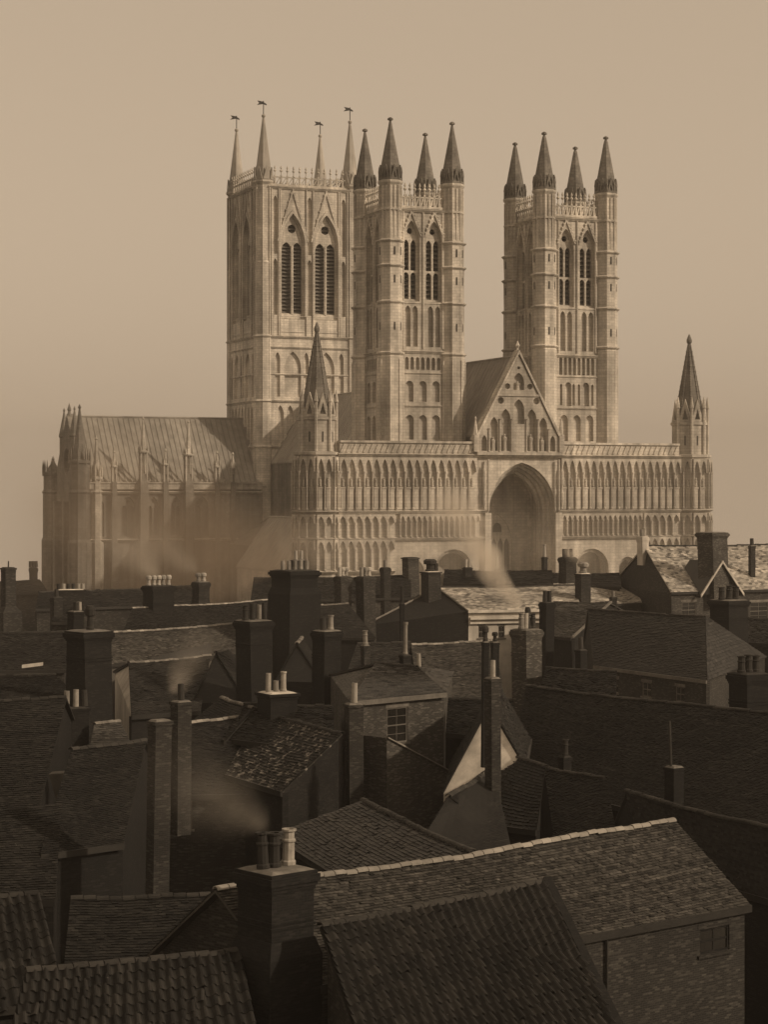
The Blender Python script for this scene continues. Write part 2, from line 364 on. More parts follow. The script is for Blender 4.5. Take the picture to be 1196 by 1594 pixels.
# --- octagonal corner turrets of the screen with spires
def corner_turret(cx, cy):
    r = 2.55; b = MB()
    b.lathe(cx, cy, [(r, 0), (r, 12.4), (r, 26.2), (r + .25, 26.3), (r + .25, 26.6), (r * .86, 26.7), (r * .86, 30.3), (r * .93, 30.4), (r * .93, 30.7), (r * .84, 30.8)], 8)
    t = b.build('corner_turret', 'stone', CA)
    ap = r * math.cos(math.pi / 8); side = 2 * r * math.sin(math.pi / 8)
    for k in range(8):
        ang = k * math.pi / 4
        if k in (3, 4, 5): continue
        fn = frame(cx + ap * math.sin(ang), cy - ap * math.cos(ang), ang)
        w = side / 2
        key = ('t', round(w, 3))
        if key not in BIG: BIG[key] = (bay_mesh(w, 6.2, .72), bay_mesh(w, 2.75, .62, panel=False, ring=False), bay_mesh(w, 3.7, .66, panel=False, ring=False))
        for me, z in zip(BIG[key], (19.85, 16.55, 12.7)): place_bays(t, me, fn, ang, -side / 2, 2, w, z)
        a2 = ap * .86; f2 = frame(cx + a2 * math.sin(ang), cy - a2 * math.cos(ang), ang)
        g = MB(); hs = side * .43                       # gablet on each face with a small lancet
        g.extr([(-hs, 30.8), (hs, 30.8), (0, 33.6)], [[(-hs * .45, 31.05), (hs * .45, 31.05), (0, 32.4)]], f2, 0.05, -0.25)
        g.build('gablet', 'stone', t)
        if k in (0, 1, 7): g = MB(); g.box(-0.10, 0.10, -0.02, 0.03, 27.8, 29.0, lambda x, y, z: f2(x, y, z), tone=0.15); g.build('slit_window', 'stone', t)
        ca2 = ang + math.pi / 8; rr = r * .9
        g = MB(); x, y = cx + rr * math.sin(ca2), cy - rr * math.cos(ca2)
        g.lathe(x, y, [(0.2, 26.7), (0.2, 32.4), (0.28, 32.5), (0.05, 33.9)], 6); g.build('pinnacle', 'stone', t)
    for s_, h_ in ((19.35, .3), (16.15, .3), (12.3, .3)):
        g = MB(); g.lathe(cx, cy, [(r + .05, s_), (r + .55, s_ + h_), (r + .55, s_ + h_ + .05), (r + .05, s_ + h_ + .2)], 8); g.build('string_course', 'stone', t)
    s = MB(); s.lathe(cx, cy, [(r * .74, 30.8), (0.16, 40.6), (0.34, 40.9), (0.34, 41.2), (0.06, 41.9)], 8)
    for k in range(8):
        a = math.pi / 8 + k * math.pi / 4
        p = lambda q: (cx + (r * .74 * (1 - q) + .16 * q) * math.cos(a), cy + (r * .74 * (1 - q) + .16 * q) * math.sin(a), 30.8 + 9.8 * q)
        s.tube(p(0), p(1), 0.09, 5)
        for q in range(14):
            x, y, z = p((q + 1) / 15.5); s.lathe(x, y, [(0.02, z - .1), (0.15, z + .06), (0.02, z + .22)], 5)
    s.build('spire', 'stone_dark', t)
corner_turret(-25.45, 1.5); corner_turret(24.85, 1.5)

# --- windows with tracery
def traceried(parent, c, hw, zb, zs, za, fn, d, lights=2, transoms=(), m='stone', depth=0.3):
    lw = (2 * hw) / lights
    holes = []
    hl = lw / 2 - 0.11
    for k in range(lights):
        lc = c - hw + lw * (k + .5); cuts = [zb + .12] + [q for q in transoms] + [None]
        for q in range(len(cuts) - 1):
            z0 = cuts[q] + (0.1 if q else 0); z1 = cuts[q + 1]
            if z1 is None: holes.append(arch(lc, hl, z0, zs - .2, zs + hl * 1.2, 4))
            else: holes.append(arch(lc, hl, z0, z1 - hl * 1.3 - .1, z1 - .12, 4))
    oc = zs + hw * .95
    if za - zs > 1.2: holes.append(disc(c, zs + (za - zs) * .60, min(hw * .40, (za - zs) * .24), 8))
    b = MB(); b.extr(arch(c, hw, zb, zs, za, 6), holes, fn, d, d - depth)
    w = b.build('window', m, parent)
    b = MB(); n = int((za - zb) / 0.55)
    for k in range(n):
        z = zb + (k + .3) * (za - zb) / n; h = hw if z < zs else hw * max(.1, 1 - ((z - zs) / (za - zs)) ** 1.6)
        b.hexa([fn(c - h, d - depth - .05, z), fn(c + h, d - depth - .05, z), fn(c + h, d - depth - .5, z + .35), fn(c - h, d - depth - .5, z + .35)],
               [fn(c - h, d - depth - .05, z + .06), fn(c + h, d - depth - .05, z + .06), fn(c + h, d - depth - .5, z + .41), fn(c - h, d - depth - .5, z + .41)])
    b.build('louvre_screen', 'void', parent)
    return w
def parapet(parent, fn, s0, s1, z, h, step, m='stone', finial=True):
    b = MB(); b.box(s0, s1, -.2, .2, z, z + .3, fn); b.box(s0, s1, -.12, .12, z + h * .62, z + h * .62 + .16, fn)
    n = max(2, round((s1 - s0) / step)); st = (s1 - s0) / n
    for k in range(n + 1):
        x = s0 + k * st; b.box(x - .11, x + .11, -.12, .12, z + .3, z + h * .8, fn)
        p = fn(x, 0, 0)
        if finial: b.lathe(p[0], p[1], [(.06, z + h * .8), (.06, z + h * 1.0), (.24, z + h * 1.12), (.06, z + h * 1.22), (.16, z + h * 1.32), (.02, z + h * 1.5)], 5)
        if k < n:
            b.hexa([fn(x + .1, -.07, z + .3), fn(x + .26, -.07, z + .3), fn(x + .26, .07, z + .3), fn(x + .1, .07, z + .3)],
                   [fn(x + st - .26, -.07, z + h * .62), fn(x + st - .1, -.07, z + h * .62), fn(x + st - .1, .07, z + h * .62), fn(x + st - .26, .07, z + h * .62)])
    b.build('parapet', m, parent)
def gablet(parent, c, hw, zb, zt, fn, d0, d1, t=.2, m='stone'):
    b = MB(); k = t * (zt - zb) / hw
    b.extr([(c - hw, zb), (c - hw + t, zb), (c, zt - k * 1.1), (c + hw - t, zb), (c + hw, zb), (c, zt)], [], fn, d0, d1)
    for sg in (-1, 1):
        for q in range(6):
            u = (q + .6) / 6.4; p = fn(c + sg * hw * (1 - u), (d0 + d1) / 2, 0); z = zb + (zt - zb) * u
            b.lathe(p[0], p[1], [(.03, z - .1), (.17, z + .12), (.03, z + .32)], 5)
    b.build('hood_gable', m, parent)

# --- the two west towers
def west_tower(ul, ur, vf, vb, variant):
    uc, vc, hu, hv = (ul + ur) / 2, (vf + vb) / 2, (ur - ul) / 2, (vb - vf) / 2
    faces = {'W': (frame(uc, vf, 0), hu), 'N': (frame(ul, vc, -math.pi / 2), hv), 'S': (frame(ur, vc, math.pi / 2), hv), 'E': (frame(uc, vb, math.pi), hu)}
    t = MB()
    # inner core walls with window holes, outer skin with all the openings
    win = [(-1.5, .97), (1.5, .97)]
    skins = {}
    for key, (fn, h) in faces.items():
        wh = [arch(c, w, 45.3, 52.2, 54.7, 6) for c, w in win]
        t.extr(rect(-h + (.8 if key in 'NS' else 0), h - (.8 if key in 'NS' else 0), 10, 56), wh, fn, 0, -.7)
        holes = [arch(c, w + .12, 45.1, 52.2, 54.95, 6) for c, w in win]
        for c in (-1.98, -1.02, 1.02, 1.98): holes.append(arch(c, .36, 39.6, 43.9, 44.6, 4))
        if variant == 0:
            for k in range(7): holes.append(arch(-2.1 + k * .7, .24, 36.8, 38.0, 38.35, 4))
            for c in (-1.75, 0, 1.75): holes.append(arch(c, .52, 32.9, 34.9, 35.45, 5)); holes.append(arch(c, .56, 28.3, 30.7, 31.3, 5))
        else:
            for k in range(8): holes.append(arch(-2.25 + k * .64, .22, 36.6, 38.5, 38.85, 4))
            for c in (-1.2, 1.3): holes.append(arch(c, .44, 32.7, 35.2, 35.7, 5))
            for c in (-2.2, -.45, .3, 2.2): holes.append(arch(c, .17, 32.8, 35.2, 35.5, 4))
            for c in (-1.8, 0, 1.8): holes.append(arch(c, .56, 28.3, 30.9, 31.6, 5))
        t.extr(rect(-h + 1.0, h - 1.0, 10, 56), holes, fn, .45, .002)
    t.box(ul + .75, ur - .75, vf + .75, vb - .75, 55.4, 55.8)
    tw = t.build('west_tower', 'stone', CA)
    b = MB(); b.box(ul + 1.7, ur - 1.7, vf + 1.7, vb - 1.7, 30, 55.3); b.build('sky_blocking_core', 'void', tw)  # solid dark core, added to stop sky showing through the belfry openings
    for key, (fn, h) in faces.items():
        if key != 'E':
            for c, w in win:
                traceried(tw, c, w, 45.3, 52.2, 54.7, fn, -.12, 2, (48.8,))
                if key != 'S': gablet(tw, c, w + .38, 53.0, 56.3, fn, .62, .455)
        for z, hh, d in ((38.75, .3, .75), (36.2, .18, .6), (32.2, .22, .65), (44.75, .14, .55), (55.9, .3, .8)):
            fn2 = lambda s, dd, zz, fn=fn: fn(s, dd + .3, zz)
            course('string_course', -h + 1.1, h - 1.1, z, d - .3, hh, tw, fn2)
        for c in (-2.62, 0, 2.62):
            b = MB(); p = fn(c, .5, 0); b.lathe(p[0], p[1], [(.13, 39.4), (.13, 56)], 6); b.build('shaft', 'stone', tw)
        parapet(tw, frame(*fn(0, .2, 0)[:2], {'W': 0, 'N': -math.pi / 2, 'S': math.pi / 2, 'E': math.pi}[key]), -h + 1.2, h - 1.2, 56.4, 2.1, .62)
    for i, (x, y) in enumerate(((ul, vf), (ur, vf), (ul, vb), (ur, vb))):
        r = 1.48; b = MB()
        rings_ = (38.8, 45.0, 49.4, 52.4) if variant == 0 else (40.2, 45.1, 49.1, 52.2)
        prof = [(r + .10, 8), (r + .10, rings_[0] - .5)]
        for q, z in enumerate(rings_):
            prof += [(r + .02, z - .35), (r + .28, z - .12), (r + .28, z), (r - .03 * q, z + .15)]
        prof += [(r - .18, 55.9), (r, 56.0), (r, 56.2), (r - .18, 56.3), (r - .18, 59.0), (r + .06, 59.35), (r + .06, 59.6), (r - .2, 59.7)]
        b.lathe(x, y, prof, 8)
        for k in range(16):                             # attached shafts on the upper stage and at the foot
            a = math.pi / 8 + k * math.pi / 8; rr = (r - .14) * (1 if k % 2 == 0 else .93)
            b.lathe(x + rr * math.cos(a), y + rr * math.sin(a), [(.10, rings_[3] + .3), (.10, 59)], 5)
            if variant == 0 and k % 2 == 0: b.lathe(x + (r + .08) * math.cos(a), y + (r + .08) * math.sin(a), [(.13, 20), (.13, 38)], 5)
        for k in range(8):
            a = k * math.pi / 4
            for z in (34.5, 41.5, 47.2, 50.6):
                if (k + int(z)) % 3 == 0 or k == 6:
                    rr = r * math.cos(math.pi / 8) + .03
                    b.hexa(*[[(x + rr * math.cos(a) - math.sin(a) * s_ + math.cos(a) * q, y + rr * math.sin(a) + math.cos(a) * s_ + math.sin(a) * q, zz) for s_, q in ((-.11, -.1), (.11, -.1), (.11, .0), (-.11, .0))] for zz in (z, z + .95)], tone=.12)
        b.build('turret', 'stone', tw)
        s = MB(); zt = 67.2 if variant == 0 else 66.8
        s.lathe(x, y, [(r - .12, 59.65), (r - .30, 61.2), (.78, 63.4), (.26, 66.2), (.13, zt - .25), (.34, zt - .2), (.34, zt), (.1, zt + .15)], 8)
        for k in range(8):
            a = k * math.pi / 4 + math.pi / 8; rr = r - .12
            s.lathe(x + rr * math.cos(a), y + rr * math.sin(a), [(.11, 59.6), (.10, 60.5), (.14, 60.6), (.02, 61.4)], 5)
            a += math.pi / 8; rr = r - .2; fn = frame(x + rr * math.cos(a), y + rr * math.sin(a), a + math.pi / 2)
            s.extr([(-.44, 59.65), (.44, 59.65), (0, 61.5)], [[(-.22, 59.9), (.22, 59.9), (0, 60.8)]], fn, .1, -.1)
        s.build('spire', 'stone_spire', tw)
    return tw
west_tower(-14.6, -6.4, 5.2, 13.6, 0); west_tower(6.2, 14.9, 5.2, 13.6, 1)

# --- the central tower
def central_tower():
    hu = 8.0; vf, vb = 74.6, 89.6; vc = (vf + vb) / 2; hv = (vb - vf) / 2
    faces = {'W': (frame(0, vf, 0), hu, 0), 'N': (frame(-hu, vc, -math.pi / 2), hv, -math.pi / 2), 'S': (frame(hu, vc, math.pi / 2), hv, math.pi / 2), 'E': (frame(0, vb, math.pi), hu, math.pi)}
    t = MB(); win = [(-2.75, 1.75), (2.75, 1.75)]
    for key, (fn, h, a) in faces.items():
        k_ = .9 if key in 'NS' else 0
        t.extr(rect(-h + k_, h - k_, 10, 69), [arch(c, w, 49.4, 60.0, 64.6, 8) for c, w in win], fn, 0, -.8)
        holes = [arch(c, w + .25, 48.6, 60.0, 65.0, 8) for c, w in win]
        for c in (-2.75, 2.75): holes.append(arch(c, 1.35, 36.6, 41.0, 43.6, 6))
        for c in (-5.25, -.55, .55, 5.25): holes.append(arch(c, .42, 36.6, 42.3, 43.5, 5))
        for k in range(7): holes.append(arch(-4.8 + 1.6 * k, .58, 29.3, 33.8, 35.3, 5))
        for c in (-5.62, 5.62, -.0): holes += [arch(c, .34, 49.2, 57.0, 57.9, 4), arch(c, .34, 58.6, 66.6, 67.6, 4)]
        for c in (-5.75, -4.95, -.4, .4, 4.95, 5.75): holes.append(arch(c, .26, 66.9 if abs(c) > 5.5 else 67.2, 67.9, 68.3, 3)) if abs(c) not in (5.75, .4) else None
        t.extr(rect(-h + 1.6, h - 1.6, 10, 69), holes, fn, .4, .002)
    t.box(-7.2, 7.2, vf + .85, vb - .85, 68, 68.4)
    tw = t.build('central_tower', 'stone', CA)
    b = MB(); b.box(-6.2, 6.2, vf + 1.8, vb - 1.8, 30, 67.9); b.build('sky_blocking_core', 'void', tw)  # added dark block, hides the sky behind the tower windows
    for key, (fn, h, a) in faces.items():
        if key != 'E':
            for c, w in win:
                traceried(tw, c, w, 49.4, 59.6, 64.6, fn, -.15, 2)
                b = MB(); b.extr(arch(c, w + .5, 49.0, 60, 65.5, 8), [arch(c, w + .2, 49.05, 60.0, 64.9, 8)], fn, .62, .405)
                p = fn(c, -.1, 0); b.lathe(p[0], p[1], [(.22, 49.4), (.22, 60)], 6); b.build('window_arch', 'stone', tw)
                gablet(tw, c, 2.6, 60.6, 68.9, fn, .6, .405, t=.25)
                b = MB(); b.hexa([fn(c - 1.9, .42, 46.6), fn(c + 1.9, .42, 46.6), fn(c + 1.9, -.5, 48.9), fn(c - 1.9, -.5, 48.9)],
                                 [fn(c - 1.9, .5, 46.6), fn(c + 1.9, .5, 46.6), fn(c + 1.9, -.4, 49.4), fn(c - 1.9, -.4, 49.4)]); b.build('sill', 'stone', tw)
        for z, hh, d in ((45.6, .3, .75), (44.0, .25, .65), (39.9, .15, .55), (35.7, .3, .75), (28.6, .3, .7), (68.6, .35, .8)):
            course('string_course', -h + 1.2, h - 1.2, z, d - .3, hh, tw, lambda s, dd, zz, fn=fn: fn(s, dd + .3, zz))
        for c in (-6.25, -5.05, -4.8, -.55, .55, 4.8, 5.05, 6.25):
            b = MB(); p = fn(c, .48, 0); b.lathe(p[0], p[1], [(.14, 46), (.14, 68.6)], 6); b.build('shaft', 'stone', tw)
        parapet(tw, frame(*fn(0, .1, 0)[:2], a), -h + 1.4, h - 1.4, 69.1, 2.1, 1.0)
    for x in (-7.15, 7.15):
        for y in (vf + .75, vb - .75):
            r = 1.42; b = MB()
            prof = [(r + .2, 8), (r + .2, 28.6), (r + .4, 28.8), (r + .4, 29), (r + .12, 29.2), (r + .12, 35.7), (r + .35, 35.9), (r + .1, 36.2), (r + .1, 45.6), (r + .35, 45.9), (r, 46.2), (r, 57), (r + .1, 57.2), (r - .08, 57.5), (r - .08, 69.2), (r + .25, 69.6), (r + .25, 69.9), (r - .1, 70)]
            b.lathe(x, y, prof, 8)
            for k in range(8):
                a = math.pi / 8 + k * math.pi / 4; b.lathe(x + r * math.cos(a), y + r * math.sin(a), [(.14, 30), (.14, 69)], 5)
            b.build('turret', 'stone', tw)
            s = MB(); s.lathe(x, y, [(r - .05, 70), (r - .1, 70.9), (1.12, 72.0), (.17, 79.6), (.3, 79.8), (.3, 80), (.06, 80.2)], 8)
            for k in range(8):
                a = k * math.pi / 4; rr = r - .02; fn = frame(x + rr * math.cos(a), y + rr * math.sin(a), a + math.pi / 2)
                s.extr([(-.5, 70), (.5, 70), (0, 71.9)], [], fn, .08, -.1)
            s.build('spire', 'lead_pale', tw)
            v = MB(); v.tube((x, y, 79.8), (x, y, 82.2), .07, 5)
            v.extr([(-1.1, 81.5), (-.1, 81.7), (.5, 81.55), (.5, 81.75), (-.1, 82.1), (-1.0, 82.2), (-.7, 81.85)], [], lambda s_, d, z: (x + s_, y + d, z), -.03, .03)
            v.build('weather_vane', 'iron', tw)
central_tower()

# --- nave and roofs behind the screen
def gabled(name, x0, x1, y0, y1, ze, zr, wm, rm, z0=0, seams=0, over=.2):
    xm = (x0 + x1) / 2
    b = MB(); b.hexa([(x0, y0, z0), (x1, y0, z0), (x1, y0, ze), (xm, y0, zr), (x0, y0, ze)], [(x0, y1, z0), (x1, y1, z0), (x1, y1, ze), (xm, y1, zr), (x0, y1, ze)])
    o = b.build(name, wm, CA)
    b = MB()
    for sg, xe in ((-1, x0 - over), (1, x1 + over)):
        ed = ze - over * (zr - ze) / (xm - x0)
        b.hexa([(xe, y0 - .1, ed + .05), (xm, y0 - .1, zr + .05), (xm, y0 - .1, zr + .25), (xe, y0 - .1, ed + .25)], [(xe, y1, ed + .05), (xm, y1, zr + .05), (xm, y1, zr + .25), (xe, y1, ed + .25)])
        n = int((y1 - y0) / .9) if seams else 0
        for k in range(n):
            y = y0 + (k + .5) * (y1 - y0) / n; b.tube((xe, y, ed + .27), (xm, y, zr + .27), .07, 4)
    b.tube((xm, y0 - .1, zr + .25), (xm, y1, zr + .25), .16, 6)
    b.build('roof', rm, o); return o
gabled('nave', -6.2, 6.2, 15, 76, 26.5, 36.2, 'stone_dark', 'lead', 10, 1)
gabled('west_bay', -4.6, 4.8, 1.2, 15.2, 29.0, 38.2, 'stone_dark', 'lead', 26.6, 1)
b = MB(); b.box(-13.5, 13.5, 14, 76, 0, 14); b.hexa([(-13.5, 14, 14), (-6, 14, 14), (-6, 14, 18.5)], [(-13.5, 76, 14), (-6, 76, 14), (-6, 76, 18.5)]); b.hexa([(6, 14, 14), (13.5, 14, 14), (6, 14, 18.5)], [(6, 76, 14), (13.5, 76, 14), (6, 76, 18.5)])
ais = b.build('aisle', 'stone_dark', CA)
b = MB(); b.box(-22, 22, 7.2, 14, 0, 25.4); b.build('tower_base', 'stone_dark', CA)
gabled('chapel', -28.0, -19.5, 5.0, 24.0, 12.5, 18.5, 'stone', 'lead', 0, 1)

# --- the great transept on the north side
def transept():
    x0, x1, y0, y1 = -36.4, -8.2, 73.2, 91.0; ze, zr = 22.6, 33.2; ym = (y0 + y1) / 2
    bays = [-33.6, -29.6, -25.6, -21.8, -17.6, -14.0]
    b = MB(); fnW = lambda s, d, z: (s, y0 - d, z)
    wins = []
    edges = [-36.4, -31.4, -27.0, -23.5, -20.0, -15.4, -12.9]
    for q in range(len(edges) - 1):
        m_ = (edges[q] + edges[q + 1]) / 2; hw = (edges[q + 1] - edges[q]) / 2 - .95
        if hw > .45: wins.append((m_, min(hw, 1.05)))
    b.extr(rect(x0, x1, 0, ze), [arch(c, w, 15.2, 19.6, 21.2, 6) for c, w in wins], fnW, 0, -1.0)
    b.box(x0, x0 + 1, y0 + 1.0, y1, 0, ze); b.box(x0 + 1, x1, y1 - 1, y1, 0, ze)
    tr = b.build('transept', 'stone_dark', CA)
    for c, w in wins:
        b = MB(); b.extr(arch(c, w, 15.2, 19.6, 21.2, 6), [arch(c - w * .5, w * .38, 15.4, 19.2, 19.9, 4), arch(c + w * .5, w * .38, 15.4, 19.2, 19.9, 4), disc(c, 20.45, w * .25, 8)], fnW, -.4, -.6)
        wd = b.build('window', 'stone_dark', tr)
        b = MB(); b.box(c - w - .1, c + w + .1, y0 + .8, y0 + .85, 15, 21.3); b.build('pane', 'void', wd)
    b = MB(); b.extr([(y0, ze), (y1, ze), (ym, zr + .6)], [disc(ym, 26.6, 2.0, 12)], lambda s, d, z: (x0 + d, s, z), 0, 1.0); b.lathe(x0 + .4, ym, [(.35, zr + .3), (.2, zr + 1.0), (.34, zr + 1.2), (.04, zr + 2.2)], 6)
    for sg in (-1, 1): b.lathe(x0 + .4, ym + sg * 3.4, [(.7, 26.5), (.7, 30.2), (.85, 30.4), (.1, 34.2), (.2, 34.4), (.03, 34.8)], 8)
    b.build('gable', 'stone_dark', tr)
    b = MB()
    for sg, ye in ((-1, y0 + .55), (1, y1 - .55)):
        b.hexa([(x0 + 1, ye, ze), (x0 + 1, ym, zr), (x0 + 1, ym, zr + .2), (x0 + 1, ye, ze + .2)], [(x1 + 1, ye, ze), (x1 + 1, ym, zr), (x1 + 1, ym, zr + .2), (x1 + 1, ye, ze + .2)])
        for k in range(34):
            x = x0 + 1.4 + k * .82; b.tube((x, ye, ze + .22), (x, ym, zr + .22), .09, 4, tone=.8)
    b.tube((x0 + .8, ym, zr + .2), (x1, ym, zr + .2), .18, 6)
    b.build('roof', 'lead', tr)
    course('string_course', x0 - .2, x1, 14.5, .7, .3, tr, fnW, 'stone'); course('cornice', x0 - .2, x1, 21.6, .6, .3, tr, fnW, 'stone')
    b = MB(); b.box(x0, x1, y0 - .35, y0 - .05, 22.3, 23.2); b.box(x0, x1, y0 - .5, y0 + .05, 23.2, 23.4); b.build('parapet', 'stone', tr)
    fnN = lambda s, d, z: (x0 - d, s, z)
    for x, zp, big in ((-31.4, 28.0, 0), (-27.0, 33.0, 1), (-23.5, 28.3, 0), (-20.0, 32.6, 1), (-15.4, 28.0, 0), (-12.9, 27.8, 0)):
        w = .75 if big else .45; dp = 1.7 if big else 1.0
        b = MB(); b.box(x - w, x + w, y0 - dp, y0, 0, 14.4); b.box(x - w * .85, x + w * .85, y0 - dp + .25, y0, 14.4, 21.8)
        b.hexa([(x - w * .85, y0 - dp + .25, 21.8), (x + w * .85, y0 - dp + .25, 21.8), (x + w * .85, y0, 21.8), (x - w * .85, y0, 21.8)], [(x - w * .6, y0 - dp * .5, 24.6), (x + w * .6, y0 - dp * .5, 24.6), (x + w * .6, y0, 24.6), (x - w * .6, y0, 24.6)])
        b.build('buttress', 'stone_dark', tr)
        yb = y0 - dp * .3; b = MB(); sh = w * .62; zc = zp - (5.2 if big else 2.4)
        for sx_ in (-1, 1):
            for sy_ in (-1, 1): b.box(x + sx_ * sh - .10, x + sx_ * sh + .10, yb + sy_ * sh - .1, yb + sy_ * sh + .1, 23.4, zc)
        b.box(x - .12, x + .12, yb - .12, yb + .12, 23.4, zc)
        b.lathe(x, yb, [(w * 1.15, zc), (w * 1.15, zc + .2), (w * .8, zc + .35), (w * .55, zc + 1.0), (.10, zp - .3), (.2, zp - .15), (.03, zp + .2)], 8)
        for k in range(4):
            a = math.pi / 4 + k * math.pi / 2; b.lathe(x + w * math.cos(a), yb + w * math.sin(a), [(.11, zc), (.14, zc + .6), (.02, zc + 1.2)], 5)
        b.build('pinnacle', 'stone', tr)
    for y in (79.0, 85.2):
        b = MB(); b.box(x0 - 1.3, x0, y - .6, y + .6, 0, 20.5); b.build('buttress', 'stone_dark', tr)
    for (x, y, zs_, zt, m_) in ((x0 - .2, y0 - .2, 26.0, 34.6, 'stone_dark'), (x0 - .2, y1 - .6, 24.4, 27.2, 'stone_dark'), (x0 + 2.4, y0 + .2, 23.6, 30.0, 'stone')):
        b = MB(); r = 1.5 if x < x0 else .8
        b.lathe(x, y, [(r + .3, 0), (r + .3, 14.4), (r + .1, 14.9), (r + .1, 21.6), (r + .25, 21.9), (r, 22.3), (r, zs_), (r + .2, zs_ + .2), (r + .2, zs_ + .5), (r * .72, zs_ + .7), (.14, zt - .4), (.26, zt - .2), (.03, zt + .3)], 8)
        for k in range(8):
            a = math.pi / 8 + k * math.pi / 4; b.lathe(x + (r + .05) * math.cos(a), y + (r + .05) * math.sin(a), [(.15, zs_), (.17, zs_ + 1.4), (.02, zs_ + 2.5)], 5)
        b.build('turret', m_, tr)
    b = MB()
    for s in np.arange(x0 + .6, x1, .9): b.lathe(s, y0 - .22, [(.05, 23.4), (.12, 23.6), (.02, 23.9)], 4)
    b.build('cresting', 'stone', tr, 'stuff')
transept()

# ------------------------------------------------------------------ rooftops of the town
def P(px, py, z):
    """the point at height z seen at photo pixel (px, py), below the horizon"""
    Y = (HC - z) * F / (py - HOR); return Vector(((px - CX) / F * Y, Y, z))
def PY(px, py, Y): return Vector(((px - CX) / F * Y, Y, HC - (py - HOR) * Y / F))

def sag_z(s, t, sag, ph):
    return -sag * 4 * s * (1 - s) * (.75 + t * (1 - t)) + sag * .28 * np.sin(9 * s + ph) * np.sin(5 * t + 2 * ph) * np.minimum(1, 8 * s * (1 - s))
def bil(q, s, t, sg=(0, 0)):
    R1, R2, E2, E1 = q; p = R1 * ((1 - s) * (1 - t)) + R2 * (s * (1 - t)) + E2 * (s * t) + E1 * ((1 - s) * t)
    return p + Vector((0, 0, float(sag_z(s, t, *sg))))
def tile_field(q, tw, th, thick=0.032, jit=0.014, drop=0.0, sg=(0, 0)):
    """courses of plain tiles or slates over the quad (R1, R2, E2, E1): numpy verts, faces, tones"""
    R1, R2, E2, E1 = [np.array(p) for p in q]
    nx = max(2, int(np.linalg.norm(((R2 - R1) + (E2 - E1)) / 2) / tw)); ny = max(2, int(np.linalg.norm(((E1 - R1) + (E2 - R2)) / 2) / th))
    nrm = np.cross(E1 - R1, R2 - R1); nrm /= np.linalg.norm(nrm); nrm *= np.sign(nrm[2]) or 1
    I, J = np.meshgrid(np.arange(-1, nx + 1), np.arange(ny), indexing='ij'); I = I.ravel().astype(float); J = J.ravel().astype(float)
    off = np.where(J % 2 == 0, 0.0, 0.5)
    s0 = np.clip((I + off) / nx, 0, 1); s1 = np.clip((I + off + 0.96) / nx, 0, 1)
    ok = (s1 - s0) > 0.15 / nx
    if drop: ok &= RNG.random(len(ok)) > drop
    s0, s1, J = s0[ok], s1[ok], J[ok]; n = len(J)
    t0 = np.clip((J - 0.06) / ny, 0, 1); t1 = np.clip((J + 1.06 + RNG.normal(0, .05, n)) / ny, 0, 1.02)
    def pt(s, t, h):
        return (R1[None] * ((1 - s) * (1 - t))[:, None] + R2[None] * (s * (1 - t))[:, None] + E2[None] * (s * t)[:, None] + E1[None] * ((1 - s) * t)[:, None]) + nrm[None] * h[:, None] + np.array([[0, 0, 1.]]) * sag_z(s, t, *sg)[:, None]
    hj = RNG.normal(0, jit, n); tail = thick * 1.9 + hj; head = np.full(n, thick * .6)
    tw_ = RNG.normal(0, jit * .5, n)
    v = np.stack([pt(s0, t0, head), pt(s1, t0, head), pt(s1, t1, tail + tw_), pt(s0, t1, tail - tw_),
                  pt(s0, t1, tail - tw_ - thick * 1.6), pt(s1, t1, tail + tw_ - thick * 1.6)], 1).reshape(-1, 3)
    base = np.arange(n)[:, None] * 6
    f = np.concatenate([base + np.array([0, 3, 2, 1]), base + np.array([3, 4, 5, 2])], 0)
    rowt = RNG.normal(1, .16, int(J.max()) + 1)[J.astype(int)]; tone = np.clip(RNG.normal(1, .34, n) * rowt, .3, 2.2); tone = np.concatenate([tone, tone * 0.9])
    return v, [tuple(r) for r in f.tolist()], tone
def ridge_tile_mesh(L_, r=.15):
    b = MB(); n = 6
    for q in range(n):
        a0, a1 = math.pi * q / n, math.pi * (q + 1) / n
        c = [(r * math.cos(a0), r * .8 * math.sin(a0)), (r * math.cos(a1), r * .8 * math.sin(a1)), (r * .8 * math.cos(a1), r * .62 * math.sin(a1)), (r * .8 * math.cos(a0), r * .62 * math.sin(a0))]
        b.hexa([(0, y, z) for y, z in c], [(L_, y * 1.06, z * 1.06) for y, z in c])
    return b.mesh('ridge_tile')
def pantile_mesh(w=.25, l=.36):
    """one S-shaped clay pantile: x across, y down the slope, z up"""
    b = MB(); xs = [0, .12, .26, .40, .55, .70, .85, 1.0, 1.08]; zs = [z * w / .25 * 1.35 for z in (.012, -.012, -.020, -.012, .012, .040, .050, .030, .004)]
    for k in range(len(xs) - 1):
        x0, x1, z0, z1 = xs[k] * w, xs[k + 1] * w, zs[k], zs[k + 1]
        b.poly([(x0, 0, z0 + .01), (x0, l, z0 + .045), (x1, l, z1 + .045), (x1, 0, z1 + .01)])
        b.poly([(x0, l, z0 + .045), (x0, l, z0 + .022), (x1, l, z1 + .022), (x1, l, z1 + .045)])
    return b.mesh('pantile')
PANT = {}
def pantile_variants(m, w, l):
    key = (m, w, l)
    if key not in PANT:
        PANT[key] = []
        for tone in (.6, .75, .9, 1.05, 1.25, 1.6):
            me = pantile_mesh(w, l); me.attributes['tone'].data.foreach_set('value', np.full(len(me.polygons), tone, np.float32))
            me.materials.append(M[m]); PANT[key].append(me)
    return PANT[key]
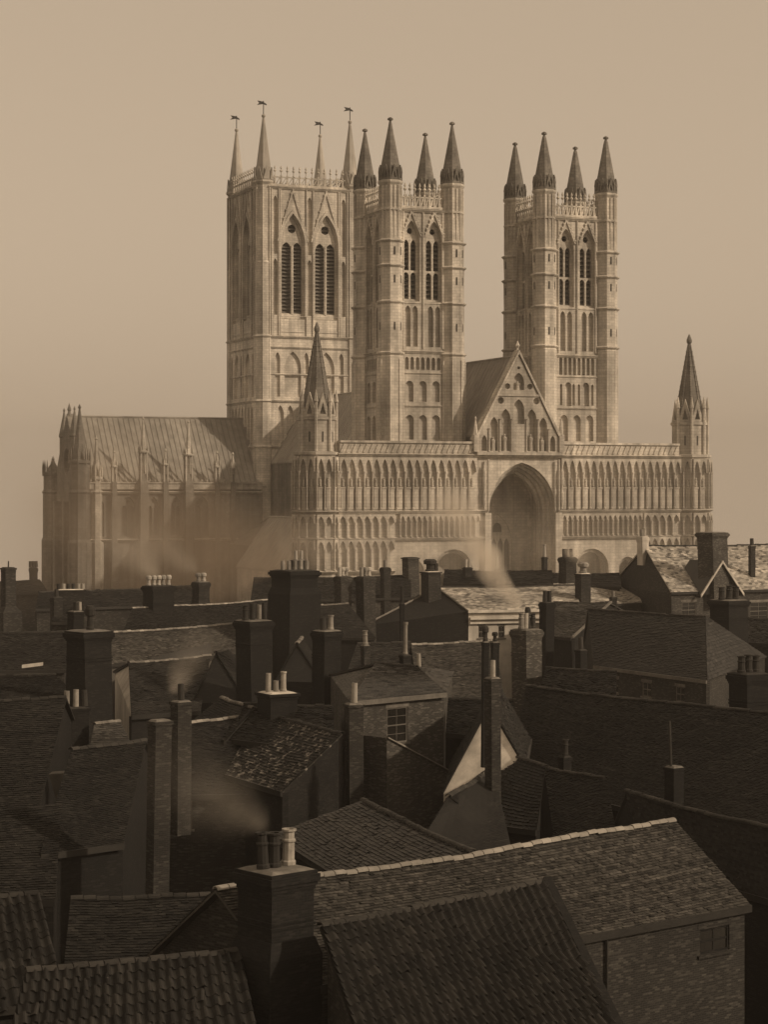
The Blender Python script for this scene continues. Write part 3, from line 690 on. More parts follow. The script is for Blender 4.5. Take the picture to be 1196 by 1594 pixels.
def pantile_roof(roof, q, m, off, sg, w=.33, l=.40, keep=300):
    """single pantiles as objects where they show largest, the remainder joined"""
    R1, R2, E2, E1 = q; nx = round(((R2 - R1).length + (E2 - E1).length) / 2 / w); ny = round(((E1 - R1).length + (E2 - R2).length) / 2 / l)
    var = pantile_variants(m, w, l * 1.14); cells = []
    for j in range(ny):
        for i in range(nx):
            s, t = i / nx, j / ny
            p = bil(q, s, t, sg); p2 = bil(q, s + 1 / nx, t, sg); p3 = bil(q, s, t + 1 / ny, sg)
            X = (p2 - p).normalized(); Yv = (p3 - p) * (1.0 / l); Z = X.cross(Yv).normalized()
            if Z.z < 0: Z = -Z
            mt = Matrix((X * ((p2 - p).length / w), Yv, Z)).transposed().to_4x4()
            slip = random.random() < .05
            rj = Matrix.Translation((0, random.uniform(.03, .14) if slip else random.gauss(0, .012), 0)) @ Matrix.Rotation(random.gauss(0, .10 if slip else .022), 4, 'Z') @ Matrix.Rotation(random.gauss(0, .02), 4, 'X')
            mt = Matrix.Translation(p + Z * (.03 + random.gauss(0, .006))) @ mt @ rj
            pw = p + off; px, py = CX + F * pw.x / pw.y, HOR + F * (HC - pw.z) / pw.y
            vis = -10 < px < 1206 and 0 < py < 1600
            cells.append((not vis, pw.length, mt))
    cells.sort(key=lambda c: (c[0], c[1]))
    for _, _, mt in cells[:keep]:
        o = link('pantile', random.choice(var), None, roof); o.matrix_local = mt
    rest = MB()
    for _, _, mt in cells[keep:]:
        me = random.choice(var); tn = me.attributes['tone'].data[0].value; i = len(rest.v)
        rest.v += [tuple(mt @ v.co) for v in me.vertices]
        rest.f += [tuple(i + k for k in pl.vertices) for pl in me.polygons]; rest.t += [tn] * len(me.polygons)
    if rest.f: rest.build('pantile_field', m, roof, 'stuff')

def window(parent, fn, s0, s1, z0, z1, cols=2, rows=2, m='wood', sill='mortar'):
    b = MB(); t = .07
    b.extr(rect(s0, s1, z0, z1), [rect(s0 + t, s1 - t, z0 + t, z1 - t)], fn, -.05, -.14)
    w = b.build('window', m, parent)
    b = MB(); mid_ = (z0 + z1) / 2; b.box(s0 + t, s1 - t, -.125, -.065, mid_ - .035, mid_ + .035, fn)
    for k in range(1, cols): x = s0 + (s1 - s0) * k / cols; b.box(x - .015, x + .015, -.115, -.075, z0 + t, z1 - t, fn)
    for k in range(1, rows * 2):
        if k != rows: z = z0 + (z1 - z0) * k / (rows * 2); b.box(s0 + t, s1 - t, -.112, -.078, z - .013, z + .013, fn)
    b.build('glazing_bar', m, w)
    b = MB(); b.box(s0 + t, s1 - t, -.10, -.095, z0 + t, z1 - t, fn); b.build('pane', 'glass', w)
    b = MB(); b.box(s0 - .12, s1 + .12, -.1, .08, z0 - .12, z0 - .003, fn); b.build('sill', sill, w)
    b = MB(); b.box(s0 - .1, s1 + .1, -.1, .012, z1 + .003, z1 + .22, fn); b.build('lintel', sill, w)

def pot_mesh(h, r, style):
    b = MB()
    if style == 'tall': prof = [(r * 1.15, 0), (r * 1.15, .08), (r, .12), (r * .82, h * .9), (r * 1.05, h * .92), (r * 1.05, h), (r * .7, h), (r * .6, h * .6)]
    elif style == 'roll': prof = [(r * 1.2, 0), (r * 1.2, .1), (r, .14), (r * .95, h * .62), (r * 1.12, h * .66), (r * 1.12, h * .7), (r * .9, h * .74), (r * .9, h * .92), (r * 1.2, h * .95), (r * 1.2, h), (r * .8, h), (r * .7, h * .7)]
    elif style == 'cowl': prof = [(r, 0), (r, .12), (r * .8, .16), (r * .75, h * .55), (r * 1.25, h * .6), (r * 1.3, h * .85), (r * .9, h), (r * .5, h)]
    else: prof = [(r, 0), (r * .92, h), (r * .7, h), (r * .65, h * .5)]
    b.lathe(0, 0, prof, 10)
    return b.mesh('chimney_pot')
def chimney(house, px, wpx, py, Y, zb, rot=35, asp=1.0, pots=(), m='brick', taper=None, cap='corbel', capm=None):
    """px: centre column, wpx: apparent width, py: row of the stack top, Y: distance, pots: (offset -1..1, height m, radius, material, style)"""
    sc_ = F / Y; r = R(rot); w = wpx / sc_ / (math.cos(r) + asp * abs(math.sin(r))); d = w * asp
    c = PY(px, py, Y); b = MB(); cr, sr = math.cos(r), math.sin(r)
    inv = house.matrix_basis.inverted() if house.type == 'EMPTY' else Matrix.Identity(4)
    lx, ly = random.gauss(0, .010), random.gauss(0, .010)      # old stacks lean a little
    fn = lambda x, y, z: tuple(inv @ Vector((c.x + x * cr - y * sr + lx * (z - c.z), c.y + x * sr + y * cr + ly * (z - c.z), z)))
    ch = .11
    if cap == 'corbel':
        b.box(-w / 2 * .90, w / 2 * .90, -d / 2 * .90, d / 2 * .90, zb, c.z - 5 * ch, fn)
        for q, g in enumerate((.94, .99, 1.05, 1.05, .98)): b.box(-w / 2 * g, w / 2 * g, -d / 2 * g, d / 2 * g, c.z - (5 - q) * ch, c.z - (4 - q) * ch, fn)
        for h0 in (.9, 1.06): b.box(-w / 2 * .94, w / 2 * .94, -d / 2 * .94, d / 2 * .94, c.z - 5 * ch - h0, c.z - 5 * ch - h0 + .075, fn)
    else:
        b.box(-w / 2 * .98, w / 2 * .98, -d / 2 * .98, d / 2 * .98, c.z - .30, c.z - .22, fn)
        b.box(-w / 2 * .93, w / 2 * .93, -d / 2 * .93, d / 2 * .93, zb, c.z - .14, fn); b.box(-w / 2 * 1.07, w / 2 * 1.07, -d / 2 * 1.07, d / 2 * 1.07, c.z - .14, c.z, fn)
    if taper:                                           # (height below the top, extra half-width)
        h_, e_ = taper
        b.hexa([fn(x, y, c.z - h_ - .5) for x, y in ((-w / 2 - e_, -d / 2 - e_), (w / 2 + e_, -d / 2 - e_), (w / 2 + e_, d / 2 + e_), (-w / 2 - e_, d / 2 + e_))],
               [fn(x, y, c.z - h_) for x, y in ((-w / 2 * .93, -d / 2 * .93), (w / 2 * .93, -d / 2 * .93), (w / 2 * .93, d / 2 * .93), (-w / 2 * .93, d / 2 * .93))])
        b.box(-w / 2 - e_, w / 2 + e_, -d / 2 - e_, d / 2 + e_, zb, c.z - h_ - .5, fn)
    o = b.build('chimney', m, house)
    f = MB(); f.hexa([fn(x, y, c.z) for x, y in ((-w * .46, -d * .46), (w * .46, -d * .46), (w * .46, d * .46), (-w * .46, d * .46))], [fn(x, y, c.z + .07) for x, y in ((-w * .36, -d * .36), (w * .36, -d * .36), (w * .36, d * .36), (-w * .36, d * .36))])
    f.build('flaunching', capm or ('mortar' if random.random() < .3 else 'ridge_dark'), o)
    for off, h, pr, pm, st in pots:
        ax = w if asp <= 1.05 else d
        x, y = (off * w / 2, 0) if asp <= 1.05 else (0, off * d / 2)
        po = link('chimney_pot', pot_mesh(h, pr, st), pm, o); po.location = fn(x, y, c.z + .08)
        po.rotation_euler = (random.gauss(0, .025), random.gauss(0, .025), 0)
    return o

HOUSES = {}
def house(key, label, r1, r2, zr, e1, e2, ze, roof='tile', wall='brick', tiles=(.2, .13), gable=None, ridge='ridge_dark', over=.22, zb=0,
          back=None, mono=False, hip=None, wins=(), cat='house', name='house', ridge_each=False, pant=False, drop=0.012, lintel='mortar', eave='iron'):
    R1, R2, E1, E2 = P(*r1, zr), P(*r2, zr), P(*e1, ze), P(*e2, ze)
    if hip: E2 = P(*e2, ze)
    mirror = lambda r, e: Vector((2 * r.x - e.x, 2 * r.y - e.y, e.z))
    if mono: B1, B2 = R1 + Vector((0, .35, -.1)), R2 + Vector((0, .35, -.1))
    elif back: B1, B2 = P(*back[0]), P(*back[1])
    else: B1, B2 = mirror(R1, E1), mirror(R2, E2)
    H3 = P(*hip, ze) if hip else None
    if hip: B2 = H3
    o = thing(name, label, cat, (R1 + R2) / 2 * 1.0); o.location.z = zb
    off = o.location.copy(); loc = lambda v: tuple(Vector(v) - off)
    cen = (E1 + E2 + B1 + B2) / 4
    # walls
    def ins(p, k=over):
        d = Vector((cen.x - p.x, cen.y - p.y, 0)); return p + d.normalized() * min(k, d.length * .3)
    e1i, e2i, b1i, b2i = ins(E1), ins(E2), ins(B1), ins(B2)
    def gtop(r, e, bb):
        d = Vector((cen.x - r.x, cen.y - r.y, 0)); g = r + (d.normalized() * over if d.length > .01 else Vector((0, 0, 0))); return g - Vector((0, 0, .16))
    g1 = gtop(R1, E1, B1); g2 = gtop(R2, E2, B2)
    dn = lambda p: Vector((p.x, p.y, zb)); lo = lambda p: p - Vector((0, 0, .10))
    wx = (e2i - e1i); wl_ = Vector((wx.x, wx.y, 0)).length; ux = Vector((wx.x, wx.y, 0)) / wl_; nx_ = Vector((ux.y, -ux.x, 0))
    fnF = lambda s, d, z: loc(Vector((e1i.x, e1i.y, 0)) + ux * s + nx_ * d + Vector((0, 0, z)))
    def hit(px, py):                                   # photo pixel on the front wall -> (s, z)
        t = (px - CX) / F; s = (t * e1i.y - e1i.x) / (ux.x - t * ux.y); Yw = e1i.y + ux.y * s; return s, HC - (py - HOR) * Yw / F
    holes = []; wl2 = []
    for (xa, xb, ya, yb, *rest) in wins:
        sa, za = hit(xa, ya); sb, _ = hit(xb, ya); _, zbm = hit((xa + xb) / 2, yb); _, za = hit((xa + xb) / 2, ya)
        if 0.05 < min(sa, sb) and max(sa, sb) < wl_ - .05 and za < ze - .12: holes.append(rect(sa, sb, zbm, za)); wl2.append((sa, sb, zbm, za, rest))
    b = MB(); b.extr(rect(0, wl_, zb, ze - .08), holes, fnF, 0, -.3)
    b.poly([loc(dn(b1i)), loc(dn(b2i)), loc(lo(b2i)), loc(lo(b1i))])
    if hip: b.poly([loc(dn(e2i)), loc(dn(b2i)), loc(lo(b2i)), loc(lo(e2i))])
    gm = MB() if gable else b
    gm.poly([loc(dn(e1i)), loc(lo(e1i)), loc(g1), loc(lo(b1i)), loc(dn(b1i))])
    if not hip: b.poly([loc(dn(e2i)), loc(lo(e2i)), loc(g2), loc(lo(b2i)), loc(dn(b2i))])
    b.build('wall', wall, o)
    if gable: gm.build('gable_wall', gable, o)
    for sa, sb, z0, z1, rest in wl2: window(o, fnF, sa, sb, z0, z1, *(rest or ()), sill=lintel)
    # roof
    th = Vector((0, 0, -.09)); b = MB()
    def slab(q): b.hexa([loc(p + th) for p in q], [loc(p) for p in q])
    sg = (min(.32, (R2 - R1).length * random.uniform(.006, .014)), random.uniform(0, 6))
    def slope(q4):
        ns = 10; g = [[bil(q4, i / ns, j / ns, sg) for j in range(ns + 1)] for i in range(ns + 1)]
        for i in range(ns):
            for j in range(ns):
                c4 = (g[i][j], g[i + 1][j], g[i + 1][j + 1], g[i][j + 1]); b.poly([loc(p) for p in c4]); b.poly([loc(p + th) for p in c4])
        for i in range(ns):
            for a4, b4 in ((g[i][ns], g[i + 1][ns]), (g[0][i], g[0][i + 1]), (g[ns][i], g[ns][i + 1])): b.poly([loc(a4), loc(b4), loc(b4 + th), loc(a4 + th)])
    slope([R1, R2, E2, E1]); slope([R1, R2, B2, B1])
    if hip: slab([R2, E2, B2])
    if eave:
        b2 = MB(); d_ = Vector((0, 0, -.12)); n2 = nx_ * .1
        b2.hexa([loc(E1 + d_ * 2), loc(E2 + d_ * 2), loc(E2 + d_ * 2 + n2), loc(E1 + d_ * 2 + n2)], [loc(E1 - d_ * .1), loc(E2 - d_ * .1), loc(E2 - d_ * .1 + n2), loc(E1 - d_ * .1 + n2)]); b2.build('gutter', eave, o)
    rf = b.build('roof', roof if roof != 'pantile' else 'tile_dark', o)
    q = [Vector(loc(p)) for p in (R1, R2, E2, E1)]
    if pant:
        pantile_roof(rf, q, roof, off, sg)
    else:
        v, f, t = tile_field([np.array(p) for p in q], *tiles, drop=drop, sg=sg)
        vs, fs, ts = [v], list(f), list(t)
        if not mono:
            v2, f2, t2 = tile_field([np.array(loc(p)) for p in (R1, R2, B2, B1)], *tiles, drop=drop, sg=sg); n0 = sum(map(len, vs))
            vs.append(v2); fs += [tuple(k + n0 for k in ff) for ff in f2]; ts += list(t2)
        if hip:
            v2, f2, t2 = tile_field([np.array(loc(p)) for p in (R2, R2 + (B2 - E2) * .02, B2, E2)], *tiles); n0 = sum(map(len, vs))
            vs.append(v2); fs += [tuple(k + n0 for k in ff) for ff in f2]; ts += list(t2)
        nm = 'slate_field' if 'slate' in roof else 'tile_field'
        link(nm, make_mesh(nm, np.concatenate(vs).tolist(), fs, ts), roof, rf, 'stuff')
    if ridge:
        d = (R2 - R1); n = max(2, int(d.length / .45)); L_ = d.length / n
        me = ridge_tile_mesh(L_ * .93, .15); ang = math.atan2(d.y, d.x)
        if ridge_each:
            for k in range(n):
                rt = link('ridge_tile', me, ridge, rf); pa, pb = bil(q, k / n, 0, sg), bil(q, (k + 1) / n, 0, sg); rt.location = pa + Vector((0, 0, random.gauss(.01, .012))); rt.rotation_euler = (random.gauss(0, .05), -math.asin((pb - pa).z / (pb - pa).length) + random.gauss(0, .018), ang + random.gauss(0, .012))
        else:
            mb = MB(); mtx = Matrix.Rotation(ang, 4, 'Z')
            for k in range(n):
                i = len(mb.v); pp = bil(q, k / n, 0, sg) + Vector((0, 0, random.gauss(.01, .015)))
                mb.v += [tuple(pp + mtx @ v.co) for v in me.vertices]; mb.f += [tuple(i + q_ for q_ in pl.vertices) for pl in me.polygons]; tn = random.uniform(.6, 1.3); mb.t += [tn] * len(me.polygons)
            mb.build('ridge_line', ridge, rf, 'stuff')
    HOUSES[key] = o
    return dict(o=o, fn=fnF, hit=hit, R1=R1, R2=R2, E1=E1, E2=E2, loc=loc, ze=ze)

RT, RO, TA, SQ = 'tall', 'roll', 'tall', 'plain'
# --- nearest row
A = house('A', 'long cottage with a pale plain-tile roof and a line of buff ridge tiles', (335, 1385), (1050, 1277), 10.0, (452, 1541), (1168, 1408), 7.5,
          roof='tile', wall='brick', tiles=(.19, .11), ridge='ridge', ridge_each=True, wins=((1090, 1136, 1443, 1482, 2, 1, 'brick_black'),), lintel='brick')
b = MB(); s_, _ = A['hit'](942, 1480); p0 = A['fn'](s_, .08, 7.3); b.tube(p0, A['fn'](s_, .08, 0.2), .05, 6); b.build('drainpipe', 'iron', A['o'])
B = house('B', 'lean-to range with big dark pantiles built against the pale-roofed cottage', (498, 1442), (846, 1372), 9.5, (585, 1700), (985, 1660), 6.2,
          roof='pantile', wall='brick', pant=True, ridge='ridge_dark', ridge_each=True, mono=True)
b = MB()                                                # raised verge along the right-hand edge of the pantiles
v0, v1 = B['R2'], B['E2']; up = Vector((0, 0, .16)); wv = Vector((.26, .1, 0))
b.hexa([B['loc'](p) for p in (v0, v0 + wv, v0 + wv + up, v0 + up)], [B['loc'](p) for p in (v1, v1 + wv, v1 + wv + up, v1 + up)])
b.build('verge', 'brick_black', B['o'])
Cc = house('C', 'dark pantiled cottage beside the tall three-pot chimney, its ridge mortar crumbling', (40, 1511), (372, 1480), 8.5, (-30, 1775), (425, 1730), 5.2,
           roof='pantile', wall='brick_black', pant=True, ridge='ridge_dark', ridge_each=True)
chimney(B['o'], 430, 132, 1352, 60.5, 4.0, 42, pots=((-.55, 1.05, .17, 'pot_dark', RO), (-.1, 1.0, .19, 'pot_dark', RO), (.52, 1.05, .19, 'pot', RO)), m='brick_black', taper=(1.95, .10), cap='corbel', capm='mortar')
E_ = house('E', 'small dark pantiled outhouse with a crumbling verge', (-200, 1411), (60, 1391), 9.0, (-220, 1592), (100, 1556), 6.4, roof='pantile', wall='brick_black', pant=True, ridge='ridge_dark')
# --- second row
K = house('K', 'low slated outbuilding squeezed between the brick house and the pale-roofed cottage', (565, 1246), (738, 1327), 9.0, (425, 1300), (600, 1410), 6.9, roof='slate', wall='brick_black', tiles=(.3, .2), ridge='ridge_dark')
J = house('J', 'square brick house with a sash window under a low hipped slate roof', (585, 1032), (650, 1038), 12.1, (545, 1092), (694, 1078), 11.2, roof='slate', wall='brick_mid', tiles=(.35, .25),
          wins=((603, 635, 1101, 1156, 2, 2),), ridge='ridge_dark', hip=(706, 1046), back=((512, 1050, 11.2), (690, 1046, 11.2)), eave='wood')
b = MB()                                                # lower wing with a sloping, coped top
s0, z0 = J['hit'](548, 1142); s1, z1 = J['hit'](668, 1205)
f_ = J['fn']; b.extr([(s0, 0), (s1, 0), (s1, z1), (s0, z0)], [], f_, 2.6, .004); b.build('wing', 'brick_mid', J['o'])
b = MB(); n_ = 9
for k in range(n_):
    t0, t1 = k / n_, (k + .97) / n_; sa, sb = s0 + (s1 - s0) * t0, s0 + (s1 - s0) * t1; za, zb_ = z0 + (z1 - z0) * t0, z0 + (z1 - z0) * t1; j_ = random.uniform(-.02, .02)
    b.hexa([f_(sa, 2.72, za + .01), f_(sb, 2.72, zb_ + .01), f_(sb, 2.45, zb_ + .01), f_(sa, 2.45, za + .01)], [f_(sa, 2.72, za + .08 + j_), f_(sb, 2.72, zb_ + .08 + j_), f_(sb, 2.45, zb_ + .08), f_(sa, 2.45, za + .08)])
b.build('coping', 'ridge', J['o'])
b = MB(); b.tube(f_(s1 - .15, 2.7, z1 - .2), f_(s1 - .15, 2.7, .2), .06, 6); b.build('drainpipe', 'iron', J['o'])
chimney(J['o'], 551, 32, 1096, 104, 2, 20, pots=((.05, 1.0, .17, 'pot_pale', 'plain'),), m='brick', cap='slab', capm='mortar')
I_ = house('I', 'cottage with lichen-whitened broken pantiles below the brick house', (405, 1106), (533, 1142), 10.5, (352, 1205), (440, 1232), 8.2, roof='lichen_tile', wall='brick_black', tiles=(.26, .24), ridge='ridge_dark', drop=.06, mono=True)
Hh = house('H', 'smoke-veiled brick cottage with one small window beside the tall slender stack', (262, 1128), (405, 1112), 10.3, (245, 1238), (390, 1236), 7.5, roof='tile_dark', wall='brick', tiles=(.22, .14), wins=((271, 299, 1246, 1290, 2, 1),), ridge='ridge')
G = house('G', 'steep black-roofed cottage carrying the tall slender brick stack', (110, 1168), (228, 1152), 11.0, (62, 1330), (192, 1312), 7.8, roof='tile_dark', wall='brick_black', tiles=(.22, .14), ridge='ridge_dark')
chimney(G['o'], 249, 40, 1122, 80, 2, 38, asp=.8, m='brick', cap='slab', capm='mortar')
chimney(Hh['o'], 282, 36, 1092, 96, 6, 35, pots=((0, .75, .16, 'pot_dark', 'plain'),), m='brick', cap='slab', capm='mortar')
G2 = house('G2', 'dark tiled cottage at the street corner left of the steep black roof', (-260, 1098), (104, 1086), 11.5, (-300, 1262), (58, 1270), 7.0, roof='tile_dark', wall='brick_black', tiles=(.22, .14))
G3 = house('G3', 'soot-black gabled cottage between the outhouse and the steep black roof', (-40, 1262), (96, 1250), 9.3, (-60, 1400), (86, 1400), 6.5, roof='tile_dark', wall='brick_black', tiles=(.22, .14), ridge=None)
b = MB(); p = PY(92, 1205, 88)                          # white boarded dormer cheek
b.hexa([G2['loc'](p + Vector(q)) for q in ((-.45, 0, 0), (.5, .1, .05), (.35, .1, -.45), (-.1, 0, -1.2))], [G2['loc'](p + Vector(q) + Vector((0, .9, 0))) for q in ((-.45, 0, 0), (.5, .1, .05), (.35, .1, -.45), (-.1, 0, -1.2))]); b.build('dormer', 'render_dim', G2['o'])
Lh = house('L', 'small cottage with a flaking whitewashed gable behind a slender stack', (762, 1097), (775, 1064), 11.5, (818, 1194), (826, 1150), 8.9, roof='tile_dark', wall='brick_black', gable='whitewash', tiles=(.22, .14), back=((690, 1232, 7.6), (705, 1180, 7.6)), over=.05)
chimney(Lh['o'], 767, 27, 1056, 93, 2, 35, pots=((.1, .75, .12, 'pot_pale', 'plain'),), m='brick', cap='slab', capm='mortar')
chimney(Lh['o'], 756, 12, 1000, 97, 9, 20, pots=((0, .7, .13, 'pot_dark', 'cowl'),), m='brick_black', cap='slab')
L2 = house('L2', 'pantiled lean-to below the whitewashed gable', (781, 1168), (850, 1193), 9.3, (772, 1284), (836, 1292), 7.0, roof='pantile', wall='brick_black', tiles=(.25, .3), ridge='ridge_dark', mono=True)
Mm = house('M', 'long low house under a broad soot-dark tiled roof with a skylight', (820, 1068), (1395, 1126), 11.0, (792, 1212), (1400, 1362), 6.8, roof='tile_dark', wall='brick_black', tiles=(.2, .14), ridge='ridge_dark')
b = MB()
def on_roof(h, px, py, lift):                           # photo pixel on the front roof slope
    R1_, R2_, E1_ = h['R1'], h['R2'], h['E1']; n = (R2_ - R1_).cross(E1_ - R1_).normalized(); n = n if n.z > 0 else -n
    d = Vector(((px - CX) / F, 1, -(py - HOR) / F)); o_ = Vector((0, 0, HC)); t = (R1_ - o_).dot(n) / d.dot(n); return o_ + d * t + n * lift
q = [on_roof(Mm, *c, .16) for c in ((922, 1163), (934, 1165), (924, 1187), (912, 1185))]
b.hexa([Mm['loc'](p - Vector((0, 0, .2))) for p in q], [Mm['loc'](p) for p in q]); sk = b.build('skylight', 'wood', Mm['o'])
q = [on_roof(Mm, *c, .18) for c in ((923, 1166), (931, 1167), (922, 1184), (914, 1183))]
b = MB(); b.poly([Mm['loc'](p) for p in q]); b.build('pane', 'glass', sk)
q = [Mm['R1'], Mm['R2']]
pq = [Vector(Mm['loc'](on_roof(Mm, *c, .06))) for c in ((960, 1162), (985, 1165), (968, 1214), (938, 1210))]
v, f, t = tile_field([np.array(p) for p in pq], .25, .3); link('pantile_field', make_mesh('pantile_field', v.tolist(), f, t), 'pantile', bpy.data.objects[Mm['o'].name].children[1], 'stuff')
chimney(Mm['o'], 1050, 32, 1194, 97, 4, 35, m='brick_black', cap='slab', capm='mortar', pots=((-.6, 2.1, .07, 'ridge_dark', 'plain'),))
M2 = house('M2', 'low tiled outbuilding below the broad dark roof', (848, 1196), (944, 1211), 8.6, (862, 1300), (965, 1322), 6.4, roof='tile_dark', wall='brick_black', tiles=(.22, .15), ridge='ridge_dark')
M3 = house('M3', 'dark tiled shed behind the ridge of the pale-roofed cottage', (975, 1232), (1390, 1328), 8.8, (1005, 1345), (1430, 1464), 6.2, roof='tile_dark', wall='brick_black', tiles=(.22, .15), ridge='ridge_dark')
b = thing('yard_wall', 'low coped yard wall to the right of the pale-roofed cottage', 'wall', P(1160, 1345, 6.5))
q0, q1 = P(1110, 1353, 6.5), P(1260, 1326, 6.5); lw = lambda v: tuple(Vector(v) - b.location); dv = Vector((.1, .25, 0))
mb = MB(); mb.hexa([lw((p.x, p.y, 0)) for p in (q0, q1, q1 + dv, q0 + dv)], [lw(p) for p in (q0, q1, q1 + dv, q0 + dv)]); mb.build('wall', 'brick_black', b)
mb = MB()
for k in range(14):
    p, p2 = q0.lerp(q1, k / 14), q0.lerp(q1, (k + .96) / 14); e_ = Vector((-.03, -.08, 0)); u_ = Vector((0, 0, .09))
    mb.hexa([lw(x + Vector((0, 0, .003))) for x in (p + e_, p2 + e_, p2 + dv - e_, p + dv - e_)], [lw(x + u_) for x in (p + e_, p2 + e_, p2 + dv - e_, p + dv - e_)])
mb.build('coping', 'ridge', b)
# --- middle distance, right
N = house('N', 'hipped slate-roofed house on the right below the big pale house', (915, 948), (1098, 960), 12.5, (925, 1036), (1101, 1059), 8.6, roof='slate_dark', wall='brick', tiles=(.35, .25), hip=(1194, 1022), ridge='ridge_dark', wins=((950, 963, 1056, 1078, 2, 1), (1000, 1014, 1062, 1084, 2, 1), (1052, 1066, 1069, 1092, 2, 1)), eave='wood')
chimney(N['o'], 1166, 66, 1048, 108, 5, 30, pots=((-.6, .85, .2, 'pot_dark', RO), (0, .9, .2, 'pot_dark', RO), (.6, .85, .2, 'pot_dark', RO)), m='brick_black')
O = house('O', 'small slated wing with a white coped verge left of the hipped roof', (862, 938), (950, 938), 12.0, (842, 988), (890, 993), 9.6, roof='slate', wall='brick_black', tiles=(.35, .25), ridge='ridge_dark', eave='iron')
b = MB(); v0, v1 = O['R2'], O['E2']; wv = Vector((.2, 0, 0)); up = Vector((0, 0, .14)); b.hexa([O['loc'](p) for p in (v0, v0 + wv, v0 + wv + up, v0 + up)], [O['loc'](p) for p in (v1, v1 + wv, v1 + wv + up, v1 + up)]); b.build('verge', 'mortar', O['o'])
chimney(O['o'], 852, 26, 938, 172, 6, 35, pots=((-.5, .9, .2, 'pot_dark', 'plain'), (.5, .9, .2, 'pot_dark', 'plain')), m='brick_black')
chimney(O['o'], 955, 12, 930, 187, 8, 20, pots=((0, .5, .15, 'pot', 'plain'),), m='brick', cap='slab')
U2 = house('U2', 'stone-tiled house lit across its roof, below the white stuccoed house', (640, 1004), (770, 997), 11.5, (652, 1090), (785, 1082), 8.6, roof='tile', wall='brick', tiles=(.28, .2), ridge='ridge', gable='brick_black')
chimney(U2['o'], 820, 52, 980, 126, 3, 40, pots=((-.6, .95, .17, 'pot', RO), (-.1, .95, .17, 'pot_pale', 'plain'), (.3, 1.3, .15, 'pot_dark', 'cowl'), (.75, .9, .17, 'pot_dark', RO)), m='brick_mid', capm='mortar')
chimney(U2['o'], 771, 14, 1000, 132, 6, 20, pots=((0, .6, .16, 'pot_dark', 'cowl'),), m='brick_black', cap='slab')
chimney(U2['o'], 653, 8, 1048, 122, 9.0, 20, pots=((0, 1.1, .13, 'pot_pale', 'plain'),), m='brick', cap='slab')
Q = house('Q', 'white stuccoed house with a pale slate roof and a broad soot-black gable', (680, 914), (895, 911), 13.0, (729, 950), (905, 947), 11.2, roof='slate_sunlit', wall='render', gable='brick_black', tiles=(.4, .3), back=((568, 972, 10.0), (880, 890, 11.2)), wins=((745, 755, 974, 993, 2, 1), (776, 786, 974, 993, 2, 1)), ridge='ridge_dark', eave='wood_pale')
b = MB(); sA, _ = Q['hit'](731, 960); sB, _ = Q['hit'](903, 960); b.box(sA, sB, .0, .35, 10.35, 10.55, Q['fn']); b.box(sA, sB, .0, .22, 9.95, 10.12, Q['fn']); b.build('cornice', 'render', Q['o'])
chimney(Q['o'], 671, 33, 890, 191, 8, 30, pots=((-.1, 1.1, .5, 'pot_dark', 'cowl'), (.75, .7, .25, 'pot_dark', 'plain')), m='brick', cap='slab', capm='render')
chimney(Q['o'], 908, 26, 893, 193, 8, 30, asp=.9, pots=((0, 1.0, .42, 'pot', 'cowl'),), m='brick', cap='slab', capm='render')
Q2 = house('Q2', 'pale-slated extension beside the white stuccoed house', (905, 909), (985, 906), 12.6, (915, 942), (1000, 938), 11.0, roof='slate_sunlit', wall='brick', tiles=(.4, .3), ridge='ridge_dark')
V = house('V', 'long low dark-roofed building before the cathedral doors', (692, 888), (860, 889), 14.0, (690, 908), (862, 910), 12.9, roof='slate_dark', wall='brick', tiles=(.4, .3), ridge='ridge_dark')
chimney(V['o'], 639, 28, 868, 214, 6, 30, pots=(), m='brick_mid', cap='slab')
chimney(V['o'], 728, 16, 884, 206, 10, 20, pots=((-.5, .8, .2, 'pot_pale', 'plain'), (.5, .8, .2, 'pot_pale', 'plain')), m='brick', cap='slab')
chimney(V['o'], 848, 10, 868, 214, 8, 30, pots=((0, 1.3, .2, 'pot_pale', 'tall'),), m='brick', cap='slab')
chimney(V['o'], 774, 8, 886, 210, 8, 30, pots=((0, 1.2, .2, 'pot_pale', 'tall'),), m='brick', cap='slab')
V2 = house('V2', 'low brick house with a smoking double stack below the round arch', (850, 893), (965, 893), 13.6, (850, 912), (968, 913), 12.4, roof='slate_dark', wall='brick_mid', tiles=(.4, .3), ridge='ridge_dark')
chimney(V2['o'], 884, 30, 868, 205, 8, 30, pots=((-.6, .8, .2, 'pot_dark', 'plain'), (0, .8, .2, 'pot', 'plain'), (.6, .8, .2, 'pot_dark', 'plain')), m='brick_mid')
Rr = house('R', 'tall pale-slated house with a white end stack and a dormer gable', (1003, 850), (1215, 847), 16.5, (1045, 922), (1235, 916), 12.3, roof='slate_sunlit', wall='brick_mid', gable='brick', tiles=(.4, .3), back=((950, 911, 12.3), (1190, 880, 13)), ridge='ridge_dark', wins=((1062, 1084, 937, 962, 2, 2), (1168, 1196, 937, 965, 2, 2)), eave='iron')
chimney(Rr['o'], 1001, 20, 836, 206.6, 14.6, 35, asp=1.0, pots=((-.3, .7, .2, 'pot', 'plain'), (.4, .8, .2, 'pot_pale', 'plain')), m='render', cap='corbel', capm='render')
chimney(Rr['o'], 1109, 52, 829, 201, 11, 40, asp=.9, m='brick_mid', cap='corbel')
chimney(Rr['o'], 1171, 11, 850, 206, 12, 20, pots=((0, .7, .2, 'pot_dark', 'plain'),), m='brick', cap='slab')
dg = [P(1128, 878, 15.0), P(1084, 923, 12.6), P(1152, 926, 12.6)]; bkv = Vector((1.6, 5.5, 0))   # dormer gable
